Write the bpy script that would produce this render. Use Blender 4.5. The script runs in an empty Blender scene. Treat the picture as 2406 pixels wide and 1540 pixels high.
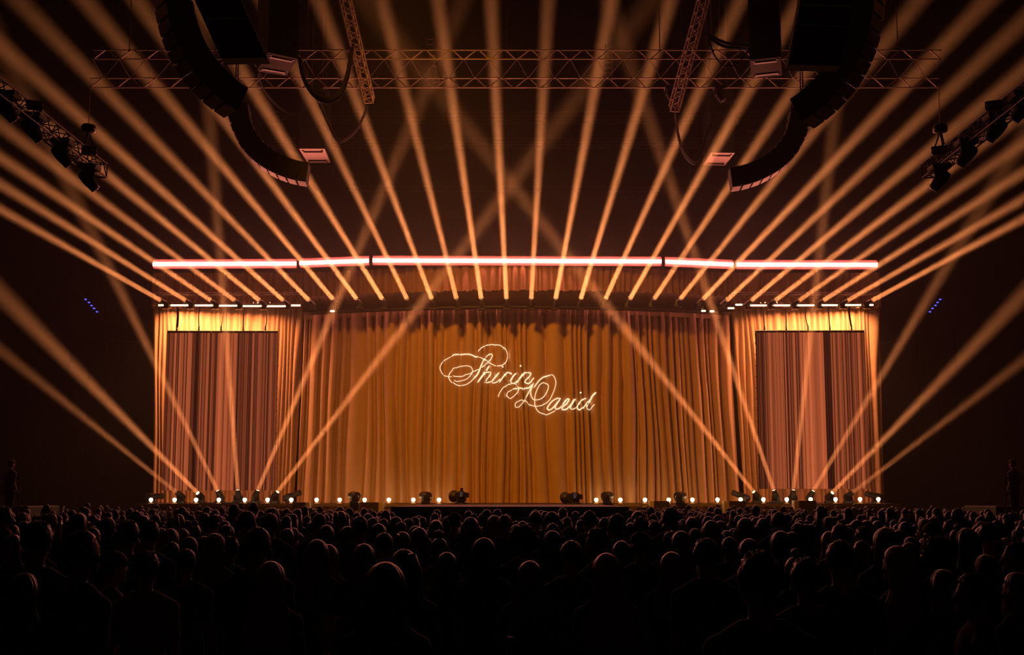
import bpy, bmesh, math, random
from mathutils import Vector, Matrix, noise

V = Vector
R = math.radians
rnd = random.Random(11)
sc = bpy.context.scene
COL = sc.collection

# ------------------------------------------------------------------ camera, world, light, exposure
W_, H_, FPX, HOR, CAMZ = 2406, 1540, 3000.0, 1172.0, 2.0
PITCH = math.atan((HOR - H_ / 2) / FPX)
cam = bpy.data.objects.new('Camera', bpy.data.cameras.new('Camera'))
COL.objects.link(cam)
sc.camera = cam
cam.data.sensor_width = 36
cam.data.lens = 36 * FPX / W_
cam.data.clip_start, cam.data.clip_end = 0.1, 400
cam.location = (0, 0, CAMZ)
cam.rotation_euler = (math.pi / 2 + PITCH, 0, 0)

sc.view_settings.view_transform = 'Standard'
sc.view_settings.look = 'None'
sc.view_settings.exposure = 0.0
sc.view_settings.gamma = 1.0
sc.view_settings.use_curve_mapping = False
sc.cycles.max_bounces = 3
sc.cycles.diffuse_bounces = 2
sc.cycles.glossy_bounces = 2
sc.cycles.transmission_bounces = 2
sc.cycles.transparent_max_bounces = 8
sc.cycles.volume_bounces = 0
sc.cycles.volume_step_rate = 3
sc.cycles.volume_max_steps = 64
sc.cycles.sample_clamp_indirect = 2.0

world = bpy.data.worlds.new('dark_hall')
sc.world = world
world.use_nodes = True
world.node_tree.nodes['Background'].inputs[0].default_value = (1.0, 0.4, 0.2, 1)
world.node_tree.nodes['Background'].inputs[1].default_value = 0.0

BEAM_W = 500.0
FLOOR_BEAM_W = 165.0
BEAM_COL = (1, .285, .085)
STRIP_L = 135.0
FRONT_W = 10000.0
FRONT_COL = (1, .31, .008)
BAR_W = 400.0
BAR_COL = (1, .33, .11)


def lamp(name, kind, loc, target, energy, color, parent=None, **kw):
    L = bpy.data.lights.new(name, kind)
    L.energy, L.color = energy, color
    for k, v in kw.items():
        setattr(L, k, v)
    o = bpy.data.objects.new(name, L)
    COL.objects.link(o)
    loc, target = V(loc), V(target)
    m = Matrix.Translation(loc) @ (target - loc).to_track_quat('-Z', 'Y').to_matrix().to_4x4()
    if parent:
        o.parent = parent
        m = Matrix.Translation(-parent.location) @ m
    o.matrix_local = m
    return o


# amber front light, an unseen lamp added above the picture for the curtain glow
lamp('unseen_front_light', 'SPOT', (-3.6, 26.5, 17.0), (.5, 44, 4.2), FRONT_W, FRONT_COL,
     spot_size=R(53), spot_blend=1.0, shadow_soft_size=1.1)
# batten wash on the two side curtains, from added lamps hidden behind the stage truss
for sx, tx in ((-10.3, -10.2), (10.5, 10.4)):
    lamp('batten_wash', 'AREA', (sx, 44.28, 8.80), (tx, 45.0, 5.2), BAR_W, BAR_COL,
         shape='RECTANGLE', size=3.9, size_y=.1, spread=R(130))


def at(px, py, Y):
    a = (px - W_ / 2) / FPX
    b = (H_ / 2 - py) / FPX
    c, s = math.cos(PITCH), math.sin(PITCH)
    d = V((a, c - b * s, s + b * c))
    return V((0, 0, CAMZ)) + d * (Y / d.y)


def to_px(p):
    c, s = math.cos(PITCH), math.sin(PITCH)
    x, y, z = p[0], p[1], p[2] - CAMZ
    dep = y * c + z * s
    up = -y * s + z * c
    return W_ / 2 + FPX * x / dep, H_ / 2 - FPX * up / dep


# ------------------------------------------------------------------ materials
def mat(name, col, rough=.7, metal=0.0, var=.2, scale=6.0, emit=None, strength=0.0, nee='NONE', bump=0.0, spec=.5, sheen=0.0):
    m = bpy.data.materials.new(name)
    m.use_nodes = True
    nt = m.node_tree
    b = nt.nodes['Principled BSDF']
    b.inputs['Roughness'].default_value = rough
    b.inputs['Metallic'].default_value = metal
    b.inputs['Specular IOR Level'].default_value = spec
    if sheen:
        b.inputs['Sheen Weight'].default_value = sheen
    tc = nt.nodes.new('ShaderNodeTexCoord')
    nz = nt.nodes.new('ShaderNodeTexNoise')
    nz.inputs['Scale'].default_value = scale
    nz.inputs['Detail'].default_value = 3
    nt.links.new(tc.outputs['Object'], nz.inputs['Vector'])
    mx = nt.nodes.new('ShaderNodeMix')
    mx.data_type = 'RGBA'
    mx.inputs[6].default_value = (*[c * (1 - var) for c in col], 1)
    mx.inputs[7].default_value = (*[min(1, c * (1 + var)) for c in col], 1)
    nt.links.new(nz.outputs['Fac'], mx.inputs[0])
    nt.links.new(mx.outputs[2], b.inputs['Base Color'])
    if bump:
        bp = nt.nodes.new('ShaderNodeBump')
        bp.inputs['Strength'].default_value = bump
        bp.inputs['Distance'].default_value = .01
        nt.links.new(nz.outputs['Fac'], bp.inputs['Height'])
        nt.links.new(bp.outputs[0], b.inputs['Normal'])
    if emit:
        b.inputs['Emission Color'].default_value = (*emit, 1)
        b.inputs['Emission Strength'].default_value = strength
        m.cycles.emission_sampling = nee
    return m


M = {}
M['concrete'] = mat('concrete', (.035, .033, .03), .8, scale=1.5, bump=.2)
M['dark_wall'] = mat('dark_wall', (.03, .025, .022), .9, scale=.6)
M['ceiling'] = mat('dark_ceiling', (.02, .018, .017), .95, scale=.5)
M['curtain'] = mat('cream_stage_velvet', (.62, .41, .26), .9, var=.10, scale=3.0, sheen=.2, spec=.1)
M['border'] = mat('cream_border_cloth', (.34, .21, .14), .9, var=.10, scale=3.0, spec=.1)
M['black_cloth'] = mat('black_cloth', (.035, .022, .015), .95, scale=4, spec=.1)
M['skirt'] = mat('brown_skirt_cloth', (.16, .10, .06), .95, scale=4, spec=.1)
M['deck'] = mat('stage_deck', (.30, .22, .15), .5, scale=2.0)
M['black_paint'] = mat('black_paint', (.012, .011, .011), .55, scale=8)
M['fixture'] = mat('fixture_black_plastic', (.018, .016, .016), .42, scale=12)
M['speaker'] = mat('speaker_black', (.012, .011, .011), .7, scale=10, bump=.1)
M['grille'] = mat('speaker_grille', (.16, .13, .13), .5, metal=.6, scale=60, var=.5)
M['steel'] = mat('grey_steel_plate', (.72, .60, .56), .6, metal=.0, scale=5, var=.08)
M['shaded_plate'] = mat('shaded_plate', (.05, .032, .022), .8, scale=5, var=.08)  # underside plate coloured darker for the weaker light on these stacks
M['aluminium'] = mat('truss_aluminium', (.80, .62, .52), .42, metal=.6, scale=9, var=.12)
M['bright_aluminium'] = mat('bright_aluminium', (.95, .78, .68), .45, metal=.3, scale=9, var=.04)
M['dark_truss'] = mat('black_truss', (.10, .085, .075), .5, metal=.7, scale=9)
M['cable'] = mat('rubber_cable', (.007, .006, .006), .7, scale=20, spec=.12)
M['pale_tone'] = mat('lit_side_and_socket', (.62, .48, .34), .7, scale=5)  # paleness stands in for light on the box sides; also colours bulb sockets
M['brown_box'] = mat('brown_box', (.035, .022, .014), .8, scale=5)
M['strip'] = mat('pink_led_tube', (.9, .7, .7), .4, emit=(1, .25, .17), strength=STRIP_L, nee='FRONT_BACK')
M['rail'] = mat('halo_tint', (.17, .075, .09), .6, scale=5)  # tint imitates the pink halo round the tube
M['bar_face'] = mat('warm_led_face', (.9, .8, .7), .4, emit=(1, .56, .30), strength=4.0)
M['lens'] = mat('lit_beam_lens', (.9, .8, .7), .2, emit=(1, .58, .36), strength=2.2)
M['lens_off'] = mat('dark_glass_lens', (.04, .035, .03), .08, scale=3)
M['amber_glint_lens'] = mat('amber_glint_metal', (.75, .28, .12), .3, metal=.8, scale=3)  # amber colour stands in for orange light reflected in the unlit lamps
M['bulb'] = mat('warm_bulb_glass', (1, .9, .8), .3, emit=(1, .60, .27), strength=15.0, nee='FRONT_BACK')
M['blue_led'] = mat('blue_led', (.1, .1, .5), .4, emit=(.10, .10, 1.0), strength=1.6)
M['letter'] = mat('laser_glow_ribbon', (.9, .8, .6), .6, emit=(1, .74, .48), strength=1.05)  # emission stands in for laser light thrown on the curtain
M['viewfinder'] = mat('viewfinder_line', (.3, .35, .4), .4, emit=(.25, .32, .45), strength=.35)
M['red_led'] = mat('red_led', (.5, .05, .03), .4, emit=(1, .12, .06), strength=1.2)
M['cup'] = mat('white_plastic_cup', (.75, .68, .62), .45, scale=4, var=.05)
SKIN = [mat('skin_a', (.40, .24, .17), .55, scale=14, var=.08), mat('skin_b', (.26, .15, .10), .55, scale=14, var=.08)]
HAIR = [mat('dark_brown_hair', (.035, .020, .012), .36, scale=30, var=.35, spec=.45),
        mat('light_brown_hair', (.11, .055, .025), .36, scale=30, var=.35, spec=.45),
        mat('blonde_hair', (.28, .15, .07), .36, scale=30, var=.3, spec=.45),
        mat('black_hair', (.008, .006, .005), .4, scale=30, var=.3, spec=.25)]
CLOTH = [mat('black_shirt', (.012, .012, .013), .85, scale=20), mat('navy_shirt', (.015, .018, .035), .85, scale=20),
         mat('grey_shirt', (.07, .065, .065), .85, scale=20), mat('burgundy_shirt', (.06, .015, .015), .85, scale=20),
         mat('white_shirt', (.28, .26, .25), .85, scale=20)]
DENIM = [mat('dark_jeans', (.015, .018, .03), .85, scale=20), mat('black_trousers', (.01, .01, .011), .85, scale=20)]
M['cap'] = mat('dark_cap_cloth', (.03, .028, .03), .8, scale=20)
M['eye'] = mat('eye', (.3, .27, .25), .2, scale=40, var=.8)


# ------------------------------------------------------------------ mesh helpers
class MB:
    def __init__(self):
        self.v, self.f = [], []

    def add(self, vs, fs, m=None):
        o = len(self.v)
        self.v += [tuple(m @ V(p)) if m else tuple(p) for p in vs]
        self.f += [tuple(i + o for i in q) for q in fs]
        return self

    def box(self, c, s, m=None):
        x, y, z = c
        a, b, d = s[0] / 2, s[1] / 2, s[2] / 2
        vs = [(x + i * a, y + j * b, z + k * d) for i in (-1, 1) for j in (-1, 1) for k in (-1, 1)]
        return self.add(vs, [(0, 1, 3, 2), (4, 6, 7, 5), (0, 4, 5, 1), (2, 3, 7, 6), (0, 2, 6, 4), (1, 5, 7, 3)], m)

    def cbox(self, c, s, b, m=None):            # box with chamfered edges
        h = [t / 2 for t in s]
        vs, ix = [], {}
        for i in (-1, 1):
            for j in (-1, 1):
                for k in (-1, 1):
                    sg = (i, j, k)
                    for ax in range(3):
                        ix[(sg, ax)] = len(vs)
                        vs.append(tuple(c[t] + sg[t] * (h[t] - (0 if t == ax else b)) for t in range(3)))
        fs = []
        for ax in range(3):
            u, w = [t for t in range(3) if t != ax]
            for s0 in (-1, 1):
                q = []
                for a_, b_ in ((-1, -1), (1, -1), (1, 1), (-1, 1)):
                    sg = [0, 0, 0]
                    sg[ax], sg[u], sg[w] = s0, a_, b_
                    q.append(ix[(tuple(sg), ax)])
                fs.append(tuple(q))
            for a_ in (-1, 1):
                for b_ in (-1, 1):
                    lo, hi = [0, 0, 0], [0, 0, 0]
                    lo[ax], hi[ax] = -1, 1
                    lo[u] = hi[u] = a_
                    lo[w] = hi[w] = b_
                    fs.append((ix[(tuple(lo), u)], ix[(tuple(hi), u)], ix[(tuple(hi), w)], ix[(tuple(lo), w)]))
        for i in (-1, 1):
            for j in (-1, 1):
                for k in (-1, 1):
                    fs.append(tuple(ix[((i, j, k), t)] for t in range(3)))
        return self.add(vs, fs, m)

    def hexa(self, lo, hi):                     # lo, hi: four corners each, same order
        return self.add(list(lo) + list(hi), [(3, 2, 1, 0), (4, 5, 6, 7)] + [(i, (i + 1) % 4, 4 + (i + 1) % 4, 4 + i) for i in range(4)])

    def tube(self, pts, r, n=8, m=None, cap=True):
        pts = [V(p) for p in pts]
        rs = r if isinstance(r, (list, tuple)) else [r] * len(pts)
        ref = None
        vs, fs = [], []
        for i, p in enumerate(pts):
            t = (pts[min(i + 1, len(pts) - 1)] - pts[max(i - 1, 0)]).normalized()
            if ref is None:
                ref = t.orthogonal().normalized()
            u = (ref - t * ref.dot(t)).normalized()
            ref = u
            w = t.cross(u)
            for k in range(n):
                a = 2 * math.pi * k / n
                vs.append(p + (u * math.cos(a) + w * math.sin(a)) * rs[i])
        for i in range(len(pts) - 1):
            for k in range(n):
                a, b = i * n + k, i * n + (k + 1) % n
                fs.append((a, b, b + n, a + n))
        if cap:
            fs.append(tuple(range(n - 1, -1, -1)))
            fs.append(tuple(range((len(pts) - 1) * n, len(pts) * n)))
        return self.add(vs, fs, m)

    def lathe(self, prof, n=16, m=None):        # prof: (radius, z)
        vs, fs = [], []
        for r, z in prof:
            for k in range(n):
                a = 2 * math.pi * k / n
                vs.append((r * math.cos(a), r * math.sin(a), z))
        for i in range(len(prof) - 1):
            for k in range(n):
                a, b = i * n + k, i * n + (k + 1) % n
                fs.append((a, b, b + n, a + n))
        fs.append(tuple(range(n - 1, -1, -1)))
        fs.append(tuple(range((len(prof) - 1) * n, len(prof) * n)))
        return self.add(vs, fs, m)

    def ell(self, c, r, n=16, k=10, fn=None):   # ellipsoid; fn(direction) scales the radius
        vs, fs = [], []
        for i in range(1, k):
            th = math.pi * i / k
            for j in range(n):
                a = 2 * math.pi * j / n
                d = V((math.sin(th) * math.cos(a), math.sin(th) * math.sin(a), math.cos(th)))
                q = fn(d) if fn else 1
                vs.append((c[0] + d.x * r[0] * q, c[1] + d.y * r[1] * q, c[2] + d.z * r[2] * q))
        for i in range(k - 2):
            for j in range(n):
                a, b = i * n + j, i * n + (j + 1) % n
                fs.append((a, a + n, b + n, b))
        for z in (1, -1):
            d = V((0, 0, z))
            q = fn(d) if fn else 1
            vs.append((c[0], c[1], c[2] + z * r[2] * q))
        t = len(vs) - 2
        for j in range(n):
            fs.append((t, j, (j + 1) % n))
            o = (k - 2) * n
            fs.append((t + 1, o + (j + 1) % n, o + j))
        return self.add(vs, fs)

    def mesh(self, name, m, smooth=False):
        me = bpy.data.meshes.new(name)
        me.from_pydata(self.v, [], self.f)
        bm = bmesh.new()
        bm.from_mesh(me)
        bmesh.ops.recalc_face_normals(bm, faces=bm.faces)
        bm.to_mesh(me)
        bm.free()
        if smooth:
            me.shade_smooth()
        me.materials.append(m)
        return me


def tag(o, label=None, cat=None, group=None, kind=None):
    if label: o['label'] = label
    if cat: o['category'] = cat
    if group: o['group'] = group
    if kind: o['kind'] = kind
    return o


def put(name, me, parent=None, matrix=None):
    o = bpy.data.objects.new(name, me)
    COL.objects.link(o)
    if parent: o.parent = parent
    if matrix is not None: o.matrix_local = matrix
    return o


def part(name, mb, m, parent=None, smooth=False):   # geometry given in the parent's local space
    return put(name, mb.mesh(name, m, smooth), parent)


def wpart(name, mb, m, root, smooth=False):         # geometry given in world space under an unrotated root
    q = root.location
    mb.v = [(a - q[0], b - q[1], c - q[2]) for a, b, c in mb.v]
    return part(name, mb, m, root, smooth)


def thing(name, label, cat, loc=(0, 0, 0), group=None, kind=None, rotz=0):
    o = bpy.data.objects.new(name, None)
    COL.objects.link(o)
    o.location = loc
    o.rotation_euler = (0, 0, rotz)
    o.empty_display_size = .2
    return tag(o, label, cat, group, kind)


def struct(name, mb, m, label=None):
    return tag(part(name, mb, m), label, kind='structure')


_rod = {}


def rod(name, p, q, r, m, root, n=6):               # a bar from p to q (world), sharing one unit mesh per material
    key = (m.name, n)
    if key not in _rod:
        _rod[key] = MB().lathe([(1, 0), (1, 1)], n).mesh('rod', m, False)
    p, q = V(p), V(q)
    d = q - p
    mt = Matrix.Translation(p - root.location) @ d.to_track_quat('Z', 'Y').to_matrix().to_4x4() @ Matrix.Diagonal((r, r, d.length, 1))
    return put(name, _rod[key], root, mt)


def hang(t, pts, name='hoist_chain', r=.02):
    for p in pts: rod(name, p, (p[0], p[1], 25.99), r, M['dark_truss'], t)


ORD = ['first', 'second', 'third', 'fourth', 'fifth', 'sixth', 'seventh', 'eighth', 'ninth', 'tenth', 'eleventh', 'twelfth',
       'thirteenth', 'fourteenth', 'fifteenth', 'sixteenth', 'seventeenth', 'eighteenth', 'nineteenth', 'twentieth',
       'twenty-first', 'twenty-second', 'twenty-third', 'twenty-fourth', 'twenty-fifth', 'twenty-sixth', 'twenty-seventh',
       'twenty-eighth', 'twenty-ninth', 'thirtieth', 'thirty-first', 'thirty-second']

# ------------------------------------------------------------------ the hall
struct('floor', MB().box((0, 25, -.1), (70, 70, .2)), M['concrete'], 'dark concrete hall floor under the crowd')
struct('ceiling', MB().box((0, 25, 26.1), (70, 70, .2)), M['ceiling'], 'black hall ceiling high above the rig')
struct('wall_back', MB().box((0, 59.1, 13), (70, .2, 26)), M['dark_wall'], 'dark wall behind the stage')
struct('wall_left', MB().box((-34.1, 25, 13), (.2, 70, 26)), M['dark_wall'], 'dark wall beyond the left stand')
struct('wall_right', MB().box((34.1, 25, 13), (.2, 70, 26)), M['dark_wall'], 'dark wall beyond the right stand')
struct('wall_front', MB().box((0, -9.1, 13), (70, .2, 26)), M['dark_wall'], 'dark wall at the rear of the hall')

# haze: densest above the stage, its falloff shaped to dim the beams with distance
hm = bpy.data.materials.new('stage_haze')
hm.use_nodes = True
nt = hm.node_tree
nt.nodes.clear()
N, LK = nt.nodes.new, nt.links.new
out = N('ShaderNodeOutputMaterial')
vs_ = N('ShaderNodeVolumeScatter')
vs_.inputs['Anisotropy'].default_value = .1
vs_.inputs['Color'].default_value = (1, .97, .94, 1)
geo = N('ShaderNodeNewGeometry')
mp = N('ShaderNodeVectorMath'); mp.operation = 'SUBTRACT'; mp.inputs[1].default_value = (0, 44, 6.5)
LK(geo.outputs['Position'], mp.inputs[0])
sc_ = N('ShaderNodeVectorMath'); sc_.operation = 'MULTIPLY'; sc_.inputs[1].default_value = (1 / 17, 1 / 11.5, 1 / 6.5)
LK(mp.outputs[0], sc_.inputs[0])
ln = N('ShaderNodeVectorMath'); ln.operation = 'LENGTH'
LK(sc_.outputs[0], ln.inputs[0])
pw = N('ShaderNodeMath'); pw.operation = 'MULTIPLY'; pw.inputs[1].default_value = -1.35
LK(ln.outputs['Value'], pw.inputs[0])
ex = N('ShaderNodeMath'); ex.operation = 'EXPONENT'
LK(pw.outputs[0], ex.inputs[0])
ml = N('ShaderNodeMath'); ml.operation = 'MULTIPLY_ADD'; ml.inputs[1].default_value = .0138; ml.inputs[2].default_value = .00015
LK(ex.outputs[0], ml.inputs[0])
nz = N('ShaderNodeTexNoise'); nz.inputs['Scale'].default_value = .22; nz.inputs['Detail'].default_value = 2
LK(geo.outputs['Position'], nz.inputs['Vector'])
mr = N('ShaderNodeMapRange'); mr.inputs['From Min'].default_value = .3; mr.inputs['From Max'].default_value = .7
mr.inputs['To Min'].default_value = .75; mr.inputs['To Max'].default_value = 1.25
LK(nz.outputs['Fac'], mr.inputs['Value'])
m2 = N('ShaderNodeMath'); m2.operation = 'MULTIPLY'
LK(ml.outputs[0], m2.inputs[0]); LK(mr.outputs[0], m2.inputs[1])
LK(m2.outputs[0], vs_.inputs['Density'])
LK(vs_.outputs[0], out.inputs['Volume'])
hz = part('haze', MB().box((0, 25, 13), (72, 72, 27)), hm)
tag(hz, 'thin stage haze hanging through the hall in the light beams', 'haze', kind='stuff')


# ------------------------------------------------------------------ stage and curtains
def arc(px_x):      # how far the middle of the stage set bows towards the audience, 0 at its ends
    t = (px_x - .2) / 7.4
    return max(0.0, 1 - t * t)


def yc(x): return 44.9 - 1.5 * arc(x)           # central curtain
def yt(x): return 44.0 - 1.45 * arc(x)          # stage truss


DECK = 1.83
st = thing('stage', 'wide low stage with brown pleated skirt behind the crowd', 'stage', (0, 44, 0))
wpart('deck', MB().box((.2, 46.0, DECK - .05), (25.4, 6.6, .1)), M['deck'], st)
mb = MB()
n = 620
for i in range(n + 1):
    x = -12.5 + 25.4 * i / n
    y = 42.72 + .03 * math.sin(i * .9) + .015 * math.sin(i * .37)
    mb.v += [(x, y, 0.02), (x, y, DECK - .1)]
mb.f = [(2 * i, 2 * i + 2, 2 * i + 3, 2 * i + 1) for i in range(n)]
wpart('skirt', mb, M['skirt'], st, True)
th = thing('runway', 'black runway stage reaching from the stage into the crowd', 'stage', (-.05, 27, 0))
wpart('deck', MB().cbox((-.05, 34.82, DECK - .05), (5.0, 15.6, .1), .015), M['black_paint'], th)
for i in range(6):
    wpart('front_panel', MB().cbox((-2.13 + i * .832, 27.06, .87), (.822, .05, 1.70), .008), M['black_paint'], th)
for s in (-1, 1):
    for i in range(10):
        wpart('side_panel', MB().cbox((-.05 + s * 2.44, 27.88 + i * 1.5, .87), (.05, 1.48, 1.70), .008), M['black_paint'], th)
for s in (-1, 1):      # steps beside the runway root
    sp = thing('black_platform', 'low black platform beside the runway, ' + ('left' if s < 0 else 'right') + ' side', 'platform', (s * 3.0 - .05, 36, 0))
    wpart('top', MB().cbox((s * 3.05 - .05, 36.5, 1.62), (1.0, 2.4, .08), .01), M['black_paint'], sp)
    for a_ in (-1, 1):
        for b_ in (-1, 1):
            rod('leg', (s * 3.05 - .05 + a_ * .42, 36.5 + b_ * 1.1, 0), (s * 3.05 - .05 + a_ * .42, 36.5 + b_ * 1.1, 1.58), .03, M['black_paint'], sp)


def pleat_table(L, seed, wmin, wmax, amin, amax):
    r = random.Random(seed)
    t, out_ = 0.0, []
    while t < L:
        w = r.uniform(wmin, wmax) * (1.7 if r.random() < .18 else 1)
        out_.append((t, w, r.uniform(amin, amax) * min(1.6, .5 + w / wmax), r.uniform(.35, .8), r.uniform(.72, .97), r.uniform(-.55, .55)))
        t += w
    return out_


class Curtain:
    def __init__(s, x0, x1, ybase, seed, wmin, wmax, amin, amax):
        s.x0, s.x1, s.yb = x0, x1, ybase        # x0(z), x1(z)
        s.L = x1(5) - x0(5)
        s.tab = pleat_table(s.L, seed, wmin, wmax, amin, amax)
        s.end = s.tab[-1][0] + s.tab[-1][1]

    def samples(s, k=9):
        us = []
        for (t, w, a, e, g, sl) in s.tab:
            for i in range(k):
                f = g * (.5 - .5 * math.cos(math.pi * i / (k - 1))) if i < k - 1 else g       # denser at the valleys
                us.append((t + w * f) / s.end)
            us.append((t + w * (g + (1 - g) * .5)) / s.end)
        return us + [1.0]

    def fold(s, u, z):
        uu = u * s.end + .05 * math.sin(z * .45 + u * 19) + .03 * math.sin(z * .9 + u * 41)
        uu = min(max(uu, 0), s.end - 1e-4)
        lo, hi = 0, len(s.tab) - 1
        while lo < hi:
            mid = (lo + hi + 1) // 2
            if s.tab[mid][0] <= uu: lo = mid
            else: hi = mid - 1
        t, w, a, e, g, sl = s.tab[lo]
        f = (uu - t) / w / g
        if f >= 1: return -.03
        return a * math.sin(math.pi * f) ** e * (1 + sl * (f - .5) * 2)

    def y(s, x, z):
        u = (x - s.x0(z)) / (s.x1(z) - s.x0(z))
        return s.yb(x) - s.fold(min(max(u, 0), 1), z)

    def build(s, zs, k=10):
        mb = MB()
        us = s.samples(k)
        for z in zs:
            a, b = s.x0(z), s.x1(z)
            for u in us:
                x = a + (b - a) * u
                mb.v.append((x, s.yb(x) - s.fold(u, z), z))
        n = len(us)
        for j in range(len(zs) - 1):
            for i in range(n - 1):
                mb.f.append((j * n + i, j * n + i + 1, (j + 1) * n + i + 1, (j + 1) * n + i))
        return mb


def lerp_z(xa, xb, za, zb):
    return lambda z: xa + (xb - xa) * (z - za) / (zb - za)


def xpx(px, Y, py=1178): return at(px, py, Y).x


ZS = [DECK + .02 + i * .45 for i in range(16)]
cc = Curtain(lerp_z(xpx(716, 44.9, 742), xpx(699, 44.9), 8.4, DECK), lerp_z(xpx(1711, 44.9, 742), xpx(1739, 44.9), 8.4, DECK), yc, 3, .09, .46, .12, .30)
ct = thing('central_curtain', 'tall amber pleated main curtain closing the middle of the stage', 'curtain', (.2, 43.4, DECK))
wpart('cloth', cc.build(ZS), M['curtain'], ct, True)
hem = MB()
for i in range(81):
    x = xpx(716, 44.9, 742) + (xpx(1711, 44.9, 742) - xpx(716, 44.9, 742)) * i / 80
    for dy, z in ((-.17, 8.28), (-.17, 8.60), (.02, 8.60), (.02, 8.28)):
        hem.v.append((x, yc(x) + dy, z))
for i in range(80):
    for k in range(4):
        hem.f.append((4 * i + k, 4 * i + (k + 1) % 4, 4 * i + 4 + (k + 1) % 4, 4 * i + 4 + k))
wpart('heading_band', hem, M['curtain'], ct)

SZ = [DECK + .02 + i * .5 for i in range(15)]
lc = Curtain(lerp_z(xpx(359, 45.2, 714), xpx(362, 45.2), 8.9, DECK), lerp_z(xpx(716, 45.2, 714), xpx(690, 45.2), 8.9, DECK), lambda x: 45.2, 5, .09, .26, .05, .12)
o = thing('side_curtain', 'bright orange curtain behind the left LED screen', 'curtain', (-9.8, 45.1, DECK), 'side curtains')
wpart('cloth', lc.build(SZ), M['curtain'], o, True)
rc = Curtain(lerp_z(xpx(1716, 45.2, 714), xpx(1748, 45.2), 8.9, DECK), lerp_z(xpx(2066, 45.2, 714), xpx(2078, 45.2), 8.9, DECK), lambda x: 45.2, 6, .09, .26, .05, .12)
o = thing('side_curtain', 'bright orange curtain behind the right LED screen', 'curtain', (10, 45.1, DECK), 'side curtains')
wpart('cloth', rc.build(SZ), M['curtain'], o, True)

yb = lambda x: 44.9 - 1.3 * arc(x)
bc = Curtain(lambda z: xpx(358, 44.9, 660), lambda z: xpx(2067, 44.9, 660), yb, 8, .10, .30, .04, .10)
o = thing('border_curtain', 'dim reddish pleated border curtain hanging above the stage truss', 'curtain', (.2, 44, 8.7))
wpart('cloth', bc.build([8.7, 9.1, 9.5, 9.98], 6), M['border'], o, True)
rod('hanging_pipe', (xpx(358, 44.9, 640), 45.05, 9.98), (xpx(2067, 44.9, 640), 45.05, 9.98), .04, M['dark_truss'], o)

# ------------------------------------------------------------------ pink light strips over the stage
STRIPS = [((360, 621), (697, 619.5), 0), ((705, 618.7), (868, 612.8), 1), ((876, 612.2), (1554, 614.6), 2), ((1562, 615), (1722, 621.8), 3), ((1730, 622), (2061, 622.5), 4)]
SN = ['outermost pink light strip over the left screen', 'short slanted pink light strip left of the middle strip',
      'longest pink light strip over the middle of the stage', 'short slanted pink light strip right of the middle strip',
      'outermost pink light strip over the right screen']
ys = lambda x: 44.2 - 1.3 * arc(x)
for (a, b, i) in STRIPS:
    p = at(*a, ys(xpx(a[0], 43.5, 620)))
    q = at(*b, ys(xpx(b[0], 43.5, 620)))
    mid = (p + q) / 2
    t = thing('light_strip', SN[i], 'light strip', mid, 'pink light strips')
    d = (q - p).normalized()
    up = V((0, 0, 1))
    fr = d.cross(up).normalized()
    if fr.y > 0: fr = -fr
    mb = MB()
    nseg = 4
    for e, c in enumerate((p, q)):
        for k in range(nseg + 1):
            an = math.pi * k / nseg
            mb.v.append(c + fr * (.056 * math.sin(an)) + up * (.056 * math.cos(an)))
    for k in range(nseg):
        mb.f.append((k, k + 1, nseg + 1 + k + 1, nseg + 1 + k))
    wpart('tube', mb, M['strip'], t)
    ch = MB()
    for s in (1, -1):
        ch.hexa([p + up * s * .058 - fr * .06, p + up * s * .17 - fr * .02, p + up * s * .17 - fr * .002, p + up * s * .058 - fr * .002],
                [q + up * s * .058 - fr * .06, q + up * s * .17 - fr * .02, q + up * s * .17 - fr * .002, q + up * s * .058 - fr * .002])
    ch.hexa([p - up * .10 - fr * .08, p + up * .10 - fr * .08, p + up * .10 - fr * .06, p - up * .10 - fr * .06],
            [q - up * .10 - fr * .08, q + up * .10 - fr * .08, q + up * .10 - fr * .06, q - up * .10 - fr * .06])
    for c, s in ((p, -1), (q, 1)):
        ch.hexa([c - up * .1 - fr * .08, c + up * .1 - fr * .08, c + up * .1 + fr * .06, c - up * .1 + fr * .06],
                [c - up * .1 - fr * .08 + d * s * .02, c + up * .1 - fr * .08 + d * s * .02, c + up * .1 + fr * .06 + d * s * .02, c - up * .1 + fr * .06 + d * s * .02])
    wpart('halo_flange', ch, M['rail'], t)  # added flanges that imitate the tube's halo and screen the border behind


# ------------------------------------------------------------------ trusses
def box_truss(name, label, p, q, w, h, bay, m, cr=.025, dr=.014, faces='fbtk', up=V((0, 0, 1)), group=None):
    p, q = V(p), V(q)
    t = thing(name, label, 'truss', (p + q) / 2, group)
    d = (q - p).normalized()
    s = d.cross(up).normalized()
    u = s.cross(d).normalized()
    C = {(i, j): s * (i * w / 2) + u * (j * h / 2) for i in (-1, 1) for j in (-1, 1)}
    for k in C: rod('chord', p + C[k], q + C[k], cr, m, t, 8)
    L = (q - p).length
    nb = max(1, round(L / bay))
    F = {'f': ((-1, -1), (-1, 1)), 'k': ((1, -1), (1, 1)), 'b': ((-1, -1), (1, -1)), 't': ((-1, 1), (1, 1))}
    for fc in faces:
        a, b = F[fc]
        for i in range(nb):
            x0, x1 = p + d * (L * i / nb), p + d * (L * (i + .5) / nb)
            x2 = p + d * (L * (i + 1) / nb)
            rod('diagonal', x0 + C[a], x1 + C[b], dr, m, t)
            rod('diagonal', x1 + C[b], x2 + C[a], dr, m, t)
    for e in (p, q):
        for a, b in F.values():
            rod('end_bar', e + C[a], e + C[b], dr * 1.3, m, t)
    return t


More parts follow.
